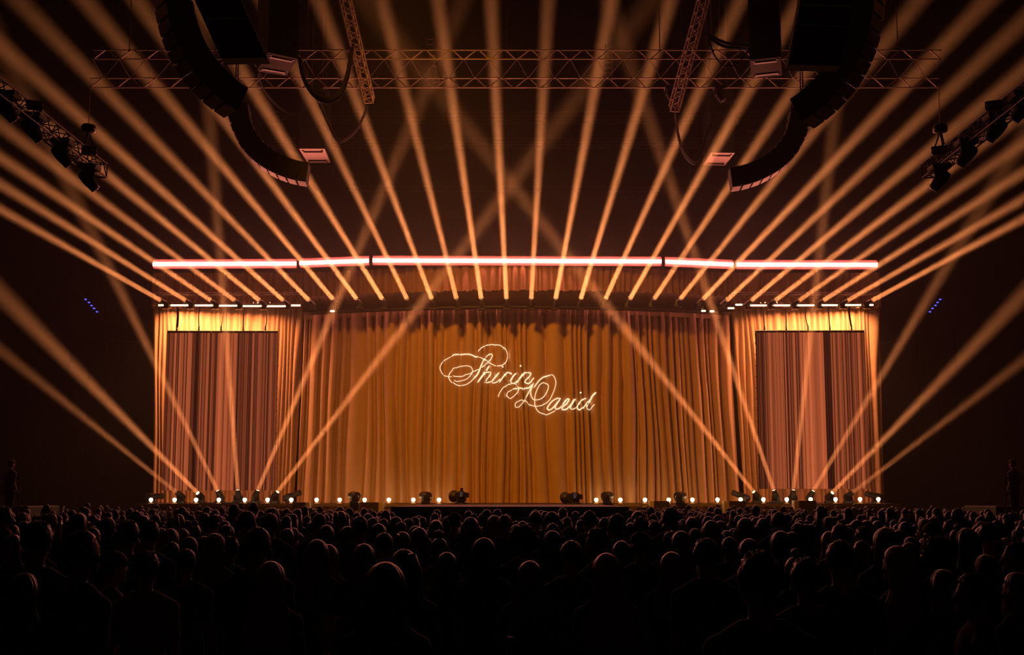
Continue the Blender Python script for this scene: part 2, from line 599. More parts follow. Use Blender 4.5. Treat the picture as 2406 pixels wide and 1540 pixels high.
# stage truss (black), straight over the wings and bowed in the middle
box_truss('stage_truss', 'straight black truss over the left screen carrying beam lights', at(362, 705, 43.9), at(716, 704, 43.9), .42, .38, .6, M['dark_truss'])
box_truss('stage_truss', 'straight black truss over the right screen carrying beam lights', at(1718, 704, 43.9), at(2064, 705, 43.9), .42, .38, .6, M['dark_truss'])
bt = thing('bowed_truss', 'bowed truss wrapped in black cloth over the central curtain', 'truss', (.2, 43, 8.4))
cloth = MB()
nn = 260
xa, xb = xpx(714, 43.9, 705), xpx(1716, 43.9, 705)
for i in range(nn + 1):
    x = xa + (xb - xa) * i / nn
    zt = 8.93 + .018 * math.sin(i * 1.1) + .02 * math.sin(i * .43) + .015 * math.sin(i * 2.3)
    for dy, z in ((-.25, 8.42), (-.25 - .012 * math.sin(i * .8), zt), (.22, zt), (.22, 8.42)):
        cloth.v.append((x, yt(x) + dy, z))
for i in range(nn):
    for k in range(4):
        cloth.f.append((4 * i + k, 4 * i + (k + 1) % 4, 4 * i + 4 + (k + 1) % 4, 4 * i + 4 + k))
wpart('black_wrap', cloth, M['black_cloth'], bt, True)
for k, dy in enumerate((-.2, .2)):
    pts = [V((xa + (xb - xa) * i / 40, yt(xa + (xb - xa) * i / 40) + dy, 8.38)) for i in range(41)]
    wpart('chord', MB().tube(pts, .03, 8), M['dark_truss'], bt, True)
for i in range(28):
    x0_, x1_ = xa + (xb - xa) * i / 28, xa + (xb - xa) * (i + 1) / 28
    rod('diagonal', (x0_, yt(x0_) - .2, 8.38), (x1_, yt(x1_) + .2, 8.38), .014, M['dark_truss'], bt)

# ------------------------------------------------------------------ moving-head lights
HM = {}
HM['base'] = MB().cbox((0, 0, .04), (.30, .30, .08), .02).mesh('base', M['fixture'])
ym = MB().cbox((0, 0, .095), (.26, .12, .04), .012)
for s in (-1, 1):
    ym.hexa([(s * .105, -.055, .09), (s * .14, -.055, .09), (s * .14, .055, .09), (s * .105, .055, .09)],
            [(s * .105, -.04, .25), (s * .135, -.04, .25), (s * .135, .04, .25), (s * .105, .04, .25)])
HM['yoke'] = ym.mesh('yoke', M['fixture'])
HM['head'] = MB().lathe([(.02, -.17), (.075, -.16), (.098, -.12), (.102, -.02), (.096, .04), (.080, .12), (.076, .185), (.066, .185), (.064, .17)], 18).mesh('head', M['fixture'], True)
HM['barrel'] = MB().lathe([(.04, -.26), (.10, -.25), (.125, -.2), (.125, 0), (.11, .06), (.095, .1), (.09, .34), (.1, .36), (.1, .40), (.08, .40)], 18).mesh('head', M['fixture'], True)
HM['fat'] = MB().lathe([(.05, -.24), (.11, -.22), (.145, -.12), (.165, .0), (.172, .09), (.168, .13), (.15, .135), (.15, .12)], 20).mesh('head', M['fixture'], True)
HM['lens_on'] = MB().lathe([(.064, 0), (.050, .012), (.02, .02)], 18).mesh('lens', M['lens'], True)
HM['lens_off'] = MB().lathe([(.064, 0), (.050, .012), (.02, .02)], 18).mesh('lens', M['lens_off'], True)
HM['lens_big'] = MB().lathe([(.15, 0), (.11, .02), (.04, .035)], 20).mesh('lens', M['lens_off'], True)


def moving_head(label, lens_at, d, lit, scale=1.0, hung=False, style='head', group=None, watts=0, spread=4.3, cat='stage light', lens_d=.135):
    d = V(d).normalized()
    reach = {'head': .185, 'barrel': .40, 'fat': .12}[style] * scale
    piv = V(lens_at) - d * reach
    sgn = -1 if hung else 1
    base = piv - V((0, 0, sgn * .235 * scale))
    t = thing('moving_head_light', label, cat, base, group)
    S = Matrix.Scale(scale, 4)
    flip = Matrix.Rotation(math.pi, 4, 'X') if hung else Matrix.Identity(4)
    put('base', HM['base'], t, flip @ S)
    pan = math.atan2(d.y, d.x) + math.pi / 2 if math.hypot(d.x, d.y) > .05 else 0
    put('yoke', HM['yoke'], t, Matrix.Rotation(pan, 4, 'Z') @ flip @ S)
    q = Matrix.Translation(piv - base) @ d.to_track_quat('Z', 'Y').to_matrix().to_4x4() @ S
    h = put('head', HM[style], t, q)
    if style == 'fat':
        put('lens', HM['lens_big'], h, Matrix.Translation((0, 0, .12)))
    else:
        zz = .172 if style == 'head' else .39
        put('lens', HM['lens_on' if lit else 'lens_off'], h, Matrix.Translation((0, 0, zz)))
    if watts:
        a = V(lens_at) + d * .03
        lamp('beam', 'AREA', a, a + d, watts, BEAM_COL, t, shape='DISK', size=lens_d * scale, spread=R(spread))
    return t


SRC = [380, 438, 497, 553, 611, 667, 727, 783, 839, 899, 957, 1015, 1073, 1131, 1190, 1248, 1305, 1364, 1422, 1479, 1536, 1597, 1651, 1706, 1764, 1820, 1876, 1933, 1990, 2047]
DXB = [-340, -308, -284, -258, -234, -214, -187, -160, -142, -119, -93, -73, -48, -28, -10, 11, 36, 58, 87, 110, 128, 154, 183, 205, 228, 254, 275, 301, 334, 357]
for i, (x, dx) in enumerate(zip(SRC, DXB)):
    ysrc = 706 + (1.5 if (i < 7 or i > 22) else -1.5)
    Y0 = 43.55 if (i < 6 or i > 23) else yt(xpx(x, 43.3, 706)) - .45
    a = at(x, ysrc, Y0)
    b = at(x + dx * 3, ysrc - 193 * 3, max(Y0 - 3.0, 41.0))
    bright = 1.0 if 3 < i < 26 else .85
    t = moving_head(f'{ORD[i]} lit beam light from the left along the truss above the stage', a, b - a, True, .85, False, 'head',
                    'beam lights on the stage truss', BEAM_W * bright * (.85 + .3 * rnd.random()), 3.9, lens_d=.19)
    yb_ = 43.66 if (i < 6 or i > 23) else yt(xpx(x, 43.3, 706)) - .2
    rod('bracket', t.location + V((0, 0, .005)), (t.location.x, yb_, 8.50), .022, M['fixture'], t)

# floor lights on the wings: (lens x, lens y, far x, far y, lit power, words)
FL = [(416, 1157, 60, 870, .42, 'dim tilted', 38.0, 3.2), (464, 1158, 100, 790, .9, 'lit', 36.0, 3.6), (511, 1158.5, 375, 880, .9, 'lit', 42.0, 3.4), (558.6, 1158.5, 536, 860, .95, 'lit', 42.6, 3.0),
      (605.6, 1158.5, 735, 850, 1.0, 'lit', 42.75, 3.0), (652.5, 1158.5, 930, 795, .8, 'lit', 40.5, 2.8),
      (1770.6, 1155, 1490, 800, .8, 'lit', 40.5, 2.8), (1818, 1155, 1715, 850, 1.0, 'lit', 42.75, 3.0), (1864.6, 1155, 1897, 860, .95, 'lit', 42.6, 3.0), (1911, 1155, 2060, 905, .9, 'lit', 42.0, 3.4),
      (1956, 1154, 2380, 715, .9, 'lit', 36.0, 3.6), (2002, 1152, 2380, 860, .42, 'dim tilted', 38.0, 3.2)]
FW = ['first', 'second', 'third', 'fourth', 'fifth', 'sixth']
for i, (x, y, fx, fy, pwr, wd, yend, spr) in enumerate(FL):
    a = at(x, y + 1, 43.55)
    b = at(fx, fy, yend)
    side = 'left' if i < 6 else 'right'
    t = moving_head(f'{FW[i % 6]} {wd} moving head on the floor before the {side} screen', a, b - a, pwr > .5, 1.1, False, 'head',
                    'floor lights before the screens', FLOOR_BEAM_W * pwr, spr)
    t.location.z = DECK + .001
# unlit long-nosed profile lights at the ends of the wings
for (x, y, fx, fy, lab) in [(383, 1152, 460, 1148, 'unlit long-nosed profile light at the outer end of the left wing'),
                            (706, 1151, 770, 1125, 'unlit long-nosed profile light beside the gap left of the main curtain'),
                            (1721, 1149, 1660, 1125, 'unlit long-nosed profile light beside the gap right of the main curtain'),
                            (2035, 1147, 1975, 1130, 'unlit long-nosed profile light at the outer end of the right wing')]:
    a = at(x, y, 43.3)
    b = at(fx, fy, 43.0)
    t = moving_head(lab, a, b - a, False, 1.0, False, 'barrel', 'profile lights on the wings')
    t.location.z = DECK + .001
# round dark wash heads along the stage lip
for (x, y, fx, lab) in [(838, 1172, 900, 'dark round wash light on the lip under the left part of the main curtain'),
                        (1006, 1170, 1070, 'dark round wash light at the left root of the runway'),
                        (1421, 1168, 1360, 'dark round wash light at the right root of the runway'),
                        (1592, 1168, 1530, 'dark round wash light on the lip under the right part of the main curtain')]:
    a = at(x, y, 42.5)
    b = at(fx, y + 18, 41.6)
    t = moving_head(lab, a, b - a, False, 1.0, False, 'fat', 'wash lights on the stage lip')
    t.location.z = DECK + .001

# LED battens under the truss over the side curtains
BARS = [(372, 384, 717.7), (401, 442, 717.8), (458, 500, 718), (515, 557, 718.6), (571, 614, 719.5), (626, 671, 719.8), (680, 706, 718),
        (1710, 1725, 724.5), (1728, 1744, 716.3), (1763, 1801, 718), (1819, 1856, 717.9), (1874, 1913, 717.8), (1931, 1968, 717.5), (1986, 2023, 717.2), (2043, 2052, 717)]
for i, (x0, x1, y) in enumerate(BARS):
    Y = 43.62
    p, q = at(x0, y, Y), at(x1, y, Y)
    k = i if i < 7 else i - 7
    t = thing('led_batten', f'{FW[k] if k < 6 else ("seventh" if k == 6 else "eighth")} glowing batten from the left under the truss above the {"left" if i < 7 else "right"} screen',
              'batten light', (p + q) / 2, 'battens under the truss')
    c = (p + q) / 2
    L = (q - p).length
    wpart('housing', MB().cbox((c.x, Y + .06, c.z + .045), (L + .02, .16, .05), .008), M['fixture'], t)
    wpart('glowing_face', MB().cbox((c.x, Y, c.z), (L, .05, .06), .008), M['bar_face'], t)
    rod('clamp', (c.x, Y + .06, c.z + .06), (c.x, Y + .06, c.z + .22), .015, M['fixture'], t)
for (x, y, lab) in [(781, 731.5, 'small tilted lamp at the upper left corner of the main curtain'), (1653, 731, 'inner small tilted lamp at the upper right corner of the main curtain'),
                    (1673, 732, 'outer small tilted lamp at the upper right corner of the main curtain')]:
    c = at(x, y, 43.25)
    t = thing('small_lamp', lab, 'batten light', c)
    wpart('glowing_face', MB().cbox((c.x, c.y, c.z), (.15, .06, .06), .012), M['bar_face'], t)
    wpart('housing', MB().cbox((c.x, c.y + .09, c.z + .02), (.17, .12, .1), .012), M['fixture'], t)
    rod('clamp', (c.x, c.y + .09, c.z), (c.x, c.y + .12, c.z + .25), .015, M['fixture'], t)


# ------------------------------------------------------------------ LED screens showing a striped curtain picture
def stripes(seed, marks, n=380):
    r = random.Random(seed)
    base = []
    x = 0
    while len(base) < n:
        w = r.choice((2, 2, 3, 3, 4, 5, 6, 8))
        vv = r.choice((.18, .32, .40, .46, .50, .54, .58, .64))
        base += [vv] * w
        if r.random() < .55: base += [r.choice((.03, .10, .2))] * r.choice((1, 2, 2, 3))
    base = base[:n]
    for a, b, m_, o_ in marks:
        for i in range(int(a * n), int(b * n)):
            base[i] = base[i] * m_ + o_
    return base


def led_screen(label, px0, px1, py0, pyb, Y, st_, cabs):
    p0, p1 = at(px0, py0, Y), at(px1, py0, Y)
    zt, zb = p0.z, at(px0, pyb, Y).z
    x0, x1 = p0.x, p1.x
    t = thing('led_screen', label, 'screen', ((x0 + x1) / 2, Y, zb), 'side LED screens')
    nc, nr = 5, 7
    tw, thh = (x1 - x0) / nc, (zt - zb) / nr
    m = bpy.data.materials.new('screen_picture')
    m.use_nodes = True
    nt = m.node_tree
    b = nt.nodes['Principled BSDF']
    b.inputs['Base Color'].default_value = (.005, .005, .005, 1)
    b.inputs['Roughness'].default_value = .6
    at_ = nt.nodes.new('ShaderNodeAttribute')
    at_.attribute_name = 'picture'
    nt.links.new(at_.outputs['Color'], b.inputs['Emission Color'])
    b.inputs['Emission Strength'].default_value = 1.35
    b.inputs['Specular IOR Level'].default_value = .02
    m.cycles.emission_sampling = 'NONE'
    ns = len(st_)
    per = ns // nc
    for i in range(nc):
        me = None
        for j in range(nr):
            if me is None:
                mb = MB()
                cols = []
                g = .0003
                for k in range(per + 1):
                    x = -tw / 2 + g + (tw - 2 * g) * k / per
                    mb.v += [(x, -.03, g), (x, -.03, thh - g)]
                for k in range(per):
                    mb.f.append((2 * k, 2 * k + 2, 2 * k + 3, 2 * k + 1))
                    cols.append(st_[i * per + k])
                nb_ = len(mb.f)
                mb.v += [(-tw / 2 + g, .05, g), (tw / 2 - g, .05, g), (tw / 2 - g, .05, thh - g), (-tw / 2 + g, .05, thh - g)]
                q = 2 * (per + 1)
                mb.f += [(q + 1, q, q + 3, q + 2), (0, q, q + 1, 2 * per), (1, 2 * per + 1, q + 2, q + 3), (0, 1, q + 3, q), (2 * per, q + 1, q + 2, 2 * per + 1)]
                me = bpy.data.meshes.new('panel')
                me.from_pydata(mb.v, [], mb.f)
                ca = me.color_attributes.new('picture', 'FLOAT_COLOR', 'CORNER')
                for pl in me.polygons:
                    if pl.index < nb_:
                        vv = cols[pl.index]
                        c = (.58 * vv ** 1.5 + .005, .128 * vv ** 1.6 + .001, .042 * vv ** 1.6 + .001, 1)
                    else:
                        c = (0, 0, 0, 1)
                    for li in pl.loop_indices: ca.data[li].color = c
                me.materials.append(m)
            put('panel', me, t, Matrix.Translation(((i + .5) * tw - (x1 - x0) / 2, 0, j * thh)))
        wpart('header_bar', MB().cbox((x0 + (i + .5) * tw, Y, zt + .04), (tw - .015, .10, .075), .01), M['fixture'], t)
        hx = x0 + (i + .42) * tw
        wpart('shackle', MB().lathe([(.022, 0), (.035, .05), (.022, .1), (.03, .14), (.012, .2)], 8, Matrix.Translation((hx, Y, zt + .07))), M['fixture'], t)
    for k, (off, bend, r_) in enumerate(cabs):
        hx = x0 + (k + .42) * tw
        pts = []
        for s in range(9):
            f = s / 8
            pts.append(V((hx + off * f + bend * math.sin(math.pi * f), Y + .02, zt + .2 + (8.62 - zt - .2) * f)))
        wpart('hanging_cable', MB().tube(pts, r_, 6), M['cable'], t, True)
    for j in range(nr * 2 - 1):
        wpart('edge_latch', MB().box((x1 + .012 if px0 < 1203 else x0 - .012, Y, zb + (j + 1) * thh / 2), (.03, .04, .045)), M['fixture'], t)
    return t


led_screen('tall LED screen on the left wing showing brown curtain folds', 393, 653.5, 783, 1153, 43.95,
           stripes(21, [(.0, .03, .4, 0), (.13, .26, 1.05, .06), (.265, .30, .25, 0), (.46, .64, .75, .28), (.64, .8, .8, .02), (.8, 1, .72, .04)]),
           [(0, .02, .045), (.0, -.03, .018), (.02, .03, .014), (.03, -.02, .022), (-.05, .06, .018)])
led_screen('tall LED screen on the right wing showing brown curtain folds', 1775, 2031, 782, 1149.5, 43.95,
           stripes(34, [(.0, .08, .6, .0), (.12, .2, .8, .2), (.2, .38, .95, .0), (.43, .62, .5, .48), (.62, .68, .3, 0), (.7, .78, .9, .1), (.8, 1, .9, .05)]),
           [(-.02, 0, .016), (-.03, .02, .018), (-.04, -.05, .016), (-.03, 0, .018), (-.06, -.02, .03)])


# ------------------------------------------------------------------ script lettering: laser light on the central curtain, built as glowing ribbons
def cr_spline(P, k=8):
    P = [V((a, b)) for a, b in P]
    Q = [P[0] * 2 - P[1]] + P + [P[-1] * 2 - P[-2]]
    out_ = []
    for i in range(1, len(Q) - 2):
        for s in range(k):
            t = s / k
            a, b, c, d = Q[i - 1], Q[i], Q[i + 1], Q[i + 2]
            out_.append(.5 * ((2 * b) + (c - a) * t + (2 * a - 5 * b + 4 * c - d) * t * t + (3 * b - a - 3 * c + d) * t ** 3))
    out_.append(P[-1])
    return out_


STROKES = [
    (2.6, [(350, 613), (300, 605), (240, 583), (200, 540), (184, 490), (205, 440), (255, 385), (345, 335)]),
    (4.6, [(345, 335), (380, 314), (440, 308), (520, 306), (590, 312), (640, 326), (710, 348)]),
    (2.8, [(710, 348), (770, 368), (820, 395), (880, 435), (940, 458), (1000, 464), (1050, 440), (1085, 400), (1102, 340), (1095, 280), (1060, 225), (1000, 190), (940, 178), (880, 175), (830, 183), (770, 205), (725, 240), (697, 272)]),
    (2.8, [(715, 520), (690, 580), (640, 640), (590, 688), (530, 720), (480, 724), (430, 720), (395, 710), (355, 683)]),
    (2.5, [(350, 700), (318, 650), (307, 610), (318, 565), (350, 525), (368, 497), (420, 487), (460, 468), (525, 464), (590, 474), (618, 497), (630, 535), (610, 580), (570, 625), (525, 652), (470, 662), (410, 672), (375, 655)]),
    (2.6, [(355, 597), (400, 607), (440, 602), (500, 600), (530, 585), (590, 572), (640, 538), (690, 518), (718, 515)]),
    (3.4, [(718, 520), (740, 460), (780, 385), (830, 325), (870, 302), (896, 314), (888, 350), (850, 400), (820, 430), (780, 463), (748, 490)]),
    (5.0, [(775, 395), (745, 455), (715, 525), (690, 580), (650, 630)]),
    (6.0, [(862, 455), (830, 500), (790, 560), (740, 625), (688, 692)]),
    (4.0, [(740, 625), (790, 570), (840, 546), (872, 552), (868, 580), (840, 620), (810, 660), (802, 686), (830, 690), (885, 665)]),
    (5.4, [(985, 552), (950, 595), (915, 640), (890, 672)]), (3.2, [(890, 672), (900, 690), (930, 690), (970, 668), (1000, 640)]),
    (5.0, [(985, 690), (1020, 640), (1060, 590), (1090, 560)]), (4.2, [(1040, 610), (1080, 565), (1115, 549), (1140, 562), (1158, 580)]),
    (5.4, [(1225, 555), (1180, 600), (1150, 645), (1142, 675)]), (3.2, [(1142, 675), (1160, 698), (1200, 692), (1235, 660)]),
    (6.4, [(1330, 550), (1290, 600), (1250, 650), (1215, 700)]),
    (4.2, [(1275, 615), (1335, 562), (1385, 552), (1412, 570), (1392, 608), (1352, 650), (1332, 682), (1352, 697), (1400, 690), (1435, 650), (1455, 625)]),
    (2.6, [(975, 885), (985, 840), (1020, 785), (1060, 745), (1130, 707), (1190, 705), (1228, 722), (1250, 765), (1240, 812), (1210, 850), (1180, 878), (1140, 898), (1108, 888), (1090, 862), (1098, 828), (1130, 800), (1165, 785)]),
    (4.6, [(1165, 780), (1210, 770), (1250, 762), (1300, 770), (1350, 768), (1400, 745), (1445, 705)]),
    (3.6, [(1455, 695), (1420, 750), (1380, 830), (1340, 910)]),
    (2.6, [(1340, 910), (1300, 970), (1250, 1015), (1213, 1022), (1202, 990), (1218, 958), (1262, 930), (1312, 930), (1350, 945), (1400, 985), (1450, 1008), (1500, 1012), (1560, 1000), (1600, 975), (1660, 930), (1690, 880), (1730, 790), (1752, 700), (1740, 640), (1715, 598), (1685, 580)]),
    (4.2, [(1685, 590), (1640, 597), (1590, 612), (1530, 660), (1490, 710), (1450, 765)]),
    (2.8, [(1450, 700), (1422, 770), (1412, 830), (1428, 892), (1460, 926), (1520, 922), (1560, 905), (1600, 865), (1635, 800), (1650, 745), (1635, 706), (1582, 690), (1530, 730), (1492, 800), (1468, 880), (1464, 960), (1475, 1020), (1510, 1080), (1560, 1106), (1640, 1116), (1690, 1098), (1750, 1072)]),
    (4.6, [(1812, 905), (1765, 908), (1700, 945), (1652, 1000), (1637, 1035), (1658, 1058), (1695, 1045), (1745, 995), (1790, 935)]), (4.6, [(1818, 900), (1780, 960), (1745, 1015), (1750, 1048), (1790, 1045), (1835, 1005)]),
    (4.6, [(1835, 1005), (1880, 935), (1912, 906), (1928, 925), (1890, 975), (1845, 1020), (1838, 1050), (1870, 1052), (1925, 1020), (1975, 960), (2003, 908)]),
    (5.0, [(2015, 905), (1985, 955), (1950, 1015), (1950, 1048)]), (3.2, [(1950, 1048), (1985, 1050), (2040, 1010)]),
    (4.2, [(2168, 908), (2120, 912), (2075, 955), (2042, 1015), (2055, 1052), (2098, 1040), (2145, 1000), (2185, 945)]),
    (6.6, [(2300, 826), (2258, 856), (2218, 912), (2184, 970), (2166, 1030)]), (3.0, [(2166, 1030), (2188, 1056), (2225, 1035), (2258, 998), (2278, 992)]),
    (1.6, [(1045, 440), (1010, 462), (985, 455)]),
]
DOTS = [(1033, 477), (1274, 467), (2087, 828)]
PROJ = V((1.2, 20.0, 5.6))


def on_curtain(x, z, lift=.025):        # a laser ray from the projector through (x, z) on the mean curtain, stopped by its folds
    m = V((x, yc(x) - .06, z))
    d = m - PROJ
    t = 1.0
    for _ in range(6):
        p = PROJ + d * t
        t += (cc.y(p.x, p.z) - lift - p.y) / d.y * .8
    return PROJ + d * t


def letter_xz(cx, cy):
    px, py = 1000 + cx / 5.7286, 780 + cy / 5.7286
    Y = 43.4
    for _ in range(3):
        p = at(px, py, Y)
        Y = yc(p.x) - .06
    return p.x, p.z


lt = thing('script_lettering', 'cream script lettering of two projected words, glowing ribbons on the main curtain', 'lettering', on_curtain(.2, 5))
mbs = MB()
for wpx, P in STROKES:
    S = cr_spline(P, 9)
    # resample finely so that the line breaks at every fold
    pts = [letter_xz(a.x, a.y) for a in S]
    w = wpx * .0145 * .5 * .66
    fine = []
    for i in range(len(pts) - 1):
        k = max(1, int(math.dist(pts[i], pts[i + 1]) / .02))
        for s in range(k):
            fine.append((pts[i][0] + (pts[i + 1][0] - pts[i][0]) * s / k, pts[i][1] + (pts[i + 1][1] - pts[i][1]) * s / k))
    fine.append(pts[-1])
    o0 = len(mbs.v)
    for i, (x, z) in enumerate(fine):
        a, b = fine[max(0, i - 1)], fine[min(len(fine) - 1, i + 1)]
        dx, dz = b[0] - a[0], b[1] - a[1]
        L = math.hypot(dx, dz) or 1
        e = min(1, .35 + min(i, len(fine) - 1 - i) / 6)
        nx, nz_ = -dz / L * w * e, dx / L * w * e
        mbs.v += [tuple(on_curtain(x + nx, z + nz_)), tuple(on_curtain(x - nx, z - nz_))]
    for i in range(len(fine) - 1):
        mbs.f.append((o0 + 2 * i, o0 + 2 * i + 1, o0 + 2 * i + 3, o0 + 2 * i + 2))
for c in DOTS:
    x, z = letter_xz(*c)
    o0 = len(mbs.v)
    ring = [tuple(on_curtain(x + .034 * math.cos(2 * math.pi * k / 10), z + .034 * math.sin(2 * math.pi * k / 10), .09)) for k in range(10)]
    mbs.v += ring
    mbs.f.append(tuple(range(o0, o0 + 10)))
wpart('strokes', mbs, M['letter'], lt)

# ------------------------------------------------------------------ footlight bulbs along the stage lip
BUL = [354.7, 410.3, 460.6, 514, 575, 628.7, 684.3, 743.8, 798, 856.7, 913.7, 971.2, 1031.6, 1401, 1457.6, 1515.6, 1571.3, 1627, 1686, 1740.2, 1793.9, 1848.6, 1904.8, 1963.2, 2021, 2064]
bulb_me = MB().lathe([(.018, -.075), (.03, -.06), (.048, -.035), (.066, -.005), (.068, .025), (.055, .055), (.03, .072), (.008, .077)], 10).mesh('bulb', M['bulb'], True)
cap_me = MB().lathe([(.03, 0), (.03, .03), (.022, .035), (.022, .05)], 10).mesh('socket', M['pale_tone'], True)
plate_me = MB().cbox((0, 0, .012), (.14, .10, .024), .006).mesh('foot_plate', M['pale_tone'])
for i, x in enumerate(BUL):
    Y = 42.84
    py = 1179 - 4.5 * (x - 354) / 1710
    X = xpx(x, Y)
    z = at(x, py, Y).z
    t = thing('footlight_bulb', f'{ORD[i]} glowing round bulb from the left along the stage lip', 'footlight', (X, Y, DECK), 'footlight bulbs on the stage lip')
    put('foot_plate', plate_me, t)
    put('socket', cap_me, t, Matrix.Translation((0, 0, .02)))
    put('bulb', bulb_me, t, Matrix.Translation((0, 0, max(.115, z - DECK))))

# ------------------------------------------------------------------ front fills, monitors, camera heads, cables on the stage lip
for (x0, x1, sx0, sx1, y0, y1, lab) in [
        (846, 890, 890, 901, 1181, 1212, 'front fill speaker with pale lit side, under the tenth footlight bulb'),
        (688, 719, 719, 728, 1181, 1202, 'front fill speaker with pale lit side, at the left end of the main curtain'),
        (1536, 1572, 1526, 1536, 1178, 1206, 'front fill speaker with pale lit side, beside the sixteenth footlight bulb'),
        (1712, 1752, 1700, 1712, 1178, 1195, 'front fill speaker with pale lit side, at the right end of the main curtain'),
        (1876, 1916, 1865, 1876, 1177, 1195, 'front fill speaker with pale lit side, under the middle of the right screen')]:
    Y = 42.28
    a, b = at(x0, y0, Y), at(x1, y0, Y)
    c0, c1 = at(sx0, y0, Y), at(sx1, y0, Y)
    t = thing('front_fill_speaker', lab, 'speaker', ((a.x + b.x) / 2, Y, 0), 'front fill speakers')
    hgt = a.z
    wpart('cabinet', MB().cbox(((a.x + b.x) / 2, Y + .12, hgt - .3), (abs(b.x - a.x), .4, .6), .01), M['brown_box'], t)
    wpart('lit_pale_side', MB().cbox(((c0.x + c1.x) / 2, Y + .10, hgt - .3), (abs(c1.x - c0.x), .4, .6), .008), M['pale_tone'], t)  # side coloured pale for the light falling on it
    wpart('stand', MB().cbox(((a.x + b.x) / 2, Y + .12, (hgt - .6) / 2), (abs(b.x - a.x) * .8, .34, hgt - .6), .01), M['black_paint'], t)

for (x, y, w, h, lab, extra) in [(1083, 1168, 24, 22, 'black broadcast camera on the left of the runway with lit viewfinder', 1),
                                 (1349, 1172, 26, 24, 'black broadcast camera on the right of the runway with lit viewfinder', 0)]:
    Y = 39.5
    c = at(x, y, Y)
    s = Y / FPX
    t = thing('broadcast_camera', lab, 'camera', (c.x, Y, DECK), 'broadcast cameras on the runway')
    bw, bh = w * s, h * s
    wpart('body', MB().cbox((c.x, Y + .15, c.z), (bw, .45, bh), .02), M['fixture'], t)
    wpart('lens_barrel', MB().lathe([(.13, 0), (.15, .05), (.15, .3), (.17, .33), (.17, .4)], 16, Matrix.Translation((c.x - bw * .75, Y + .1, c.z - .03)) @ Matrix.Rotation(R(-80), 4, 'X')), M['fixture'], t, True)
    wpart('viewfinder', MB().cbox((c.x + bw * .05, Y - .12, c.z + bh * .3), (.16, .10, .18), .012), M['fixture'], t)
    fr = MB()
    for (ax, az, sx_, sz_) in ((-.03, 0, .008, .075), (.03, 0, .008, .075), (0, .036, .06, .008), (0, -.036, .06, .008), (-.01, -.075, .05, .02)):
        fr.box((c.x + bw * .05 + ax, Y - .176, c.z + bh * .3 + az + .01), (sx_, .006, sz_))
    wpart('screen_marks', fr, M['viewfinder'], t)
    if extra:
        wpart('top_handle', MB().cbox((c.x + .02, Y + .1, c.z + bh * .5 + .06), (.08, .2, .14), .015), M['fixture'], t)
    wpart('side_box', MB().cbox((c.x + bw * .62, Y + .1, c.z + .05), (.1, .25, .15), .015), M['fixture'], t)
    wpart('pedestal', MB().lathe([(.25, 0), (.25, .03), (.12, .06), (.1, max(.08, c.z - bh / 2 - DECK + .02))], 16, Matrix.Translation((c.x, Y + .15, DECK))), M['fixture'], t, True)
for (x0, x1, y0, lab) in [(925, 972, 1199, 'low black subwoofer at the left foot of the runway'), (1475, 1489, 1198, 'small black subwoofer at the right foot of the runway'),
                          (1497, 1537, 1193, 'black monitor box right of the runway with a white note on top')]:
    Y = 40.0
    a, b = at(x0, y0, Y), at(x1, y0, Y)
    t = thing('subwoofer', lab, 'speaker', ((a.x + b.x) / 2, Y, 0))
    wpart('cabinet', MB().cbox(((a.x + b.x) / 2, Y + .3, a.z / 2), (b.x - a.x, .6, a.z), .012), M['black_paint'], t)
    wpart('grille', MB().cbox(((a.x + b.x) / 2, Y - .01, a.z * .55), ((b.x - a.x) * .9, .02, a.z * .8), .006), M['speaker'], t)
    if x0 == 1497:
        wpart('note', MB().cbox(((a.x + b.x) / 2, Y + .02, a.z + .015), (.16, .2, .03), .004), M['cup'], t)
mic = thing('microphone_stand', 'thin dark stand rising beside the sixteenth footlight bulb', 'stand', (xpx(1507, 42.2), 42.2, 0))
rod('pole', mic.location, mic.location + V((0, 0, 2.0)), .012, M['fixture'], mic)
wpart('foot', MB().lathe([(.14, 0), (.14, .02), (.03, .04)], 14, Matrix.Translation(mic.location)), M['fixture'], mic)
for (xs, lab) in [([(455, 1185), (480, 1186), (520, 1184), (560, 1186), (600, 1185)], 'black cable lying among the left floor lights'),
                  ([(1750, 1181), (1785, 1183), (1830, 1181), (1875, 1183)], 'black cable lying among the right floor lights')]:
    pts = []
    for k, (x, y) in enumerate(xs):
        pts.append(V((xpx(x, 43.2), 43.2 + .12 * math.sin(k * 2), DECK + .02)))
    t = thing('floor_cable', lab, 'cable', pts[0])
    S3 = []
    for i in range(len(pts) - 1):
        for s in range(5): S3.append(pts[i].lerp(pts[i + 1], s / 5) + V((0, .05 * math.sin((i * 5 + s) * 1.3), 0)))
    wpart('sheath', MB().tube(S3, .02, 6), M['cable'], t, True)

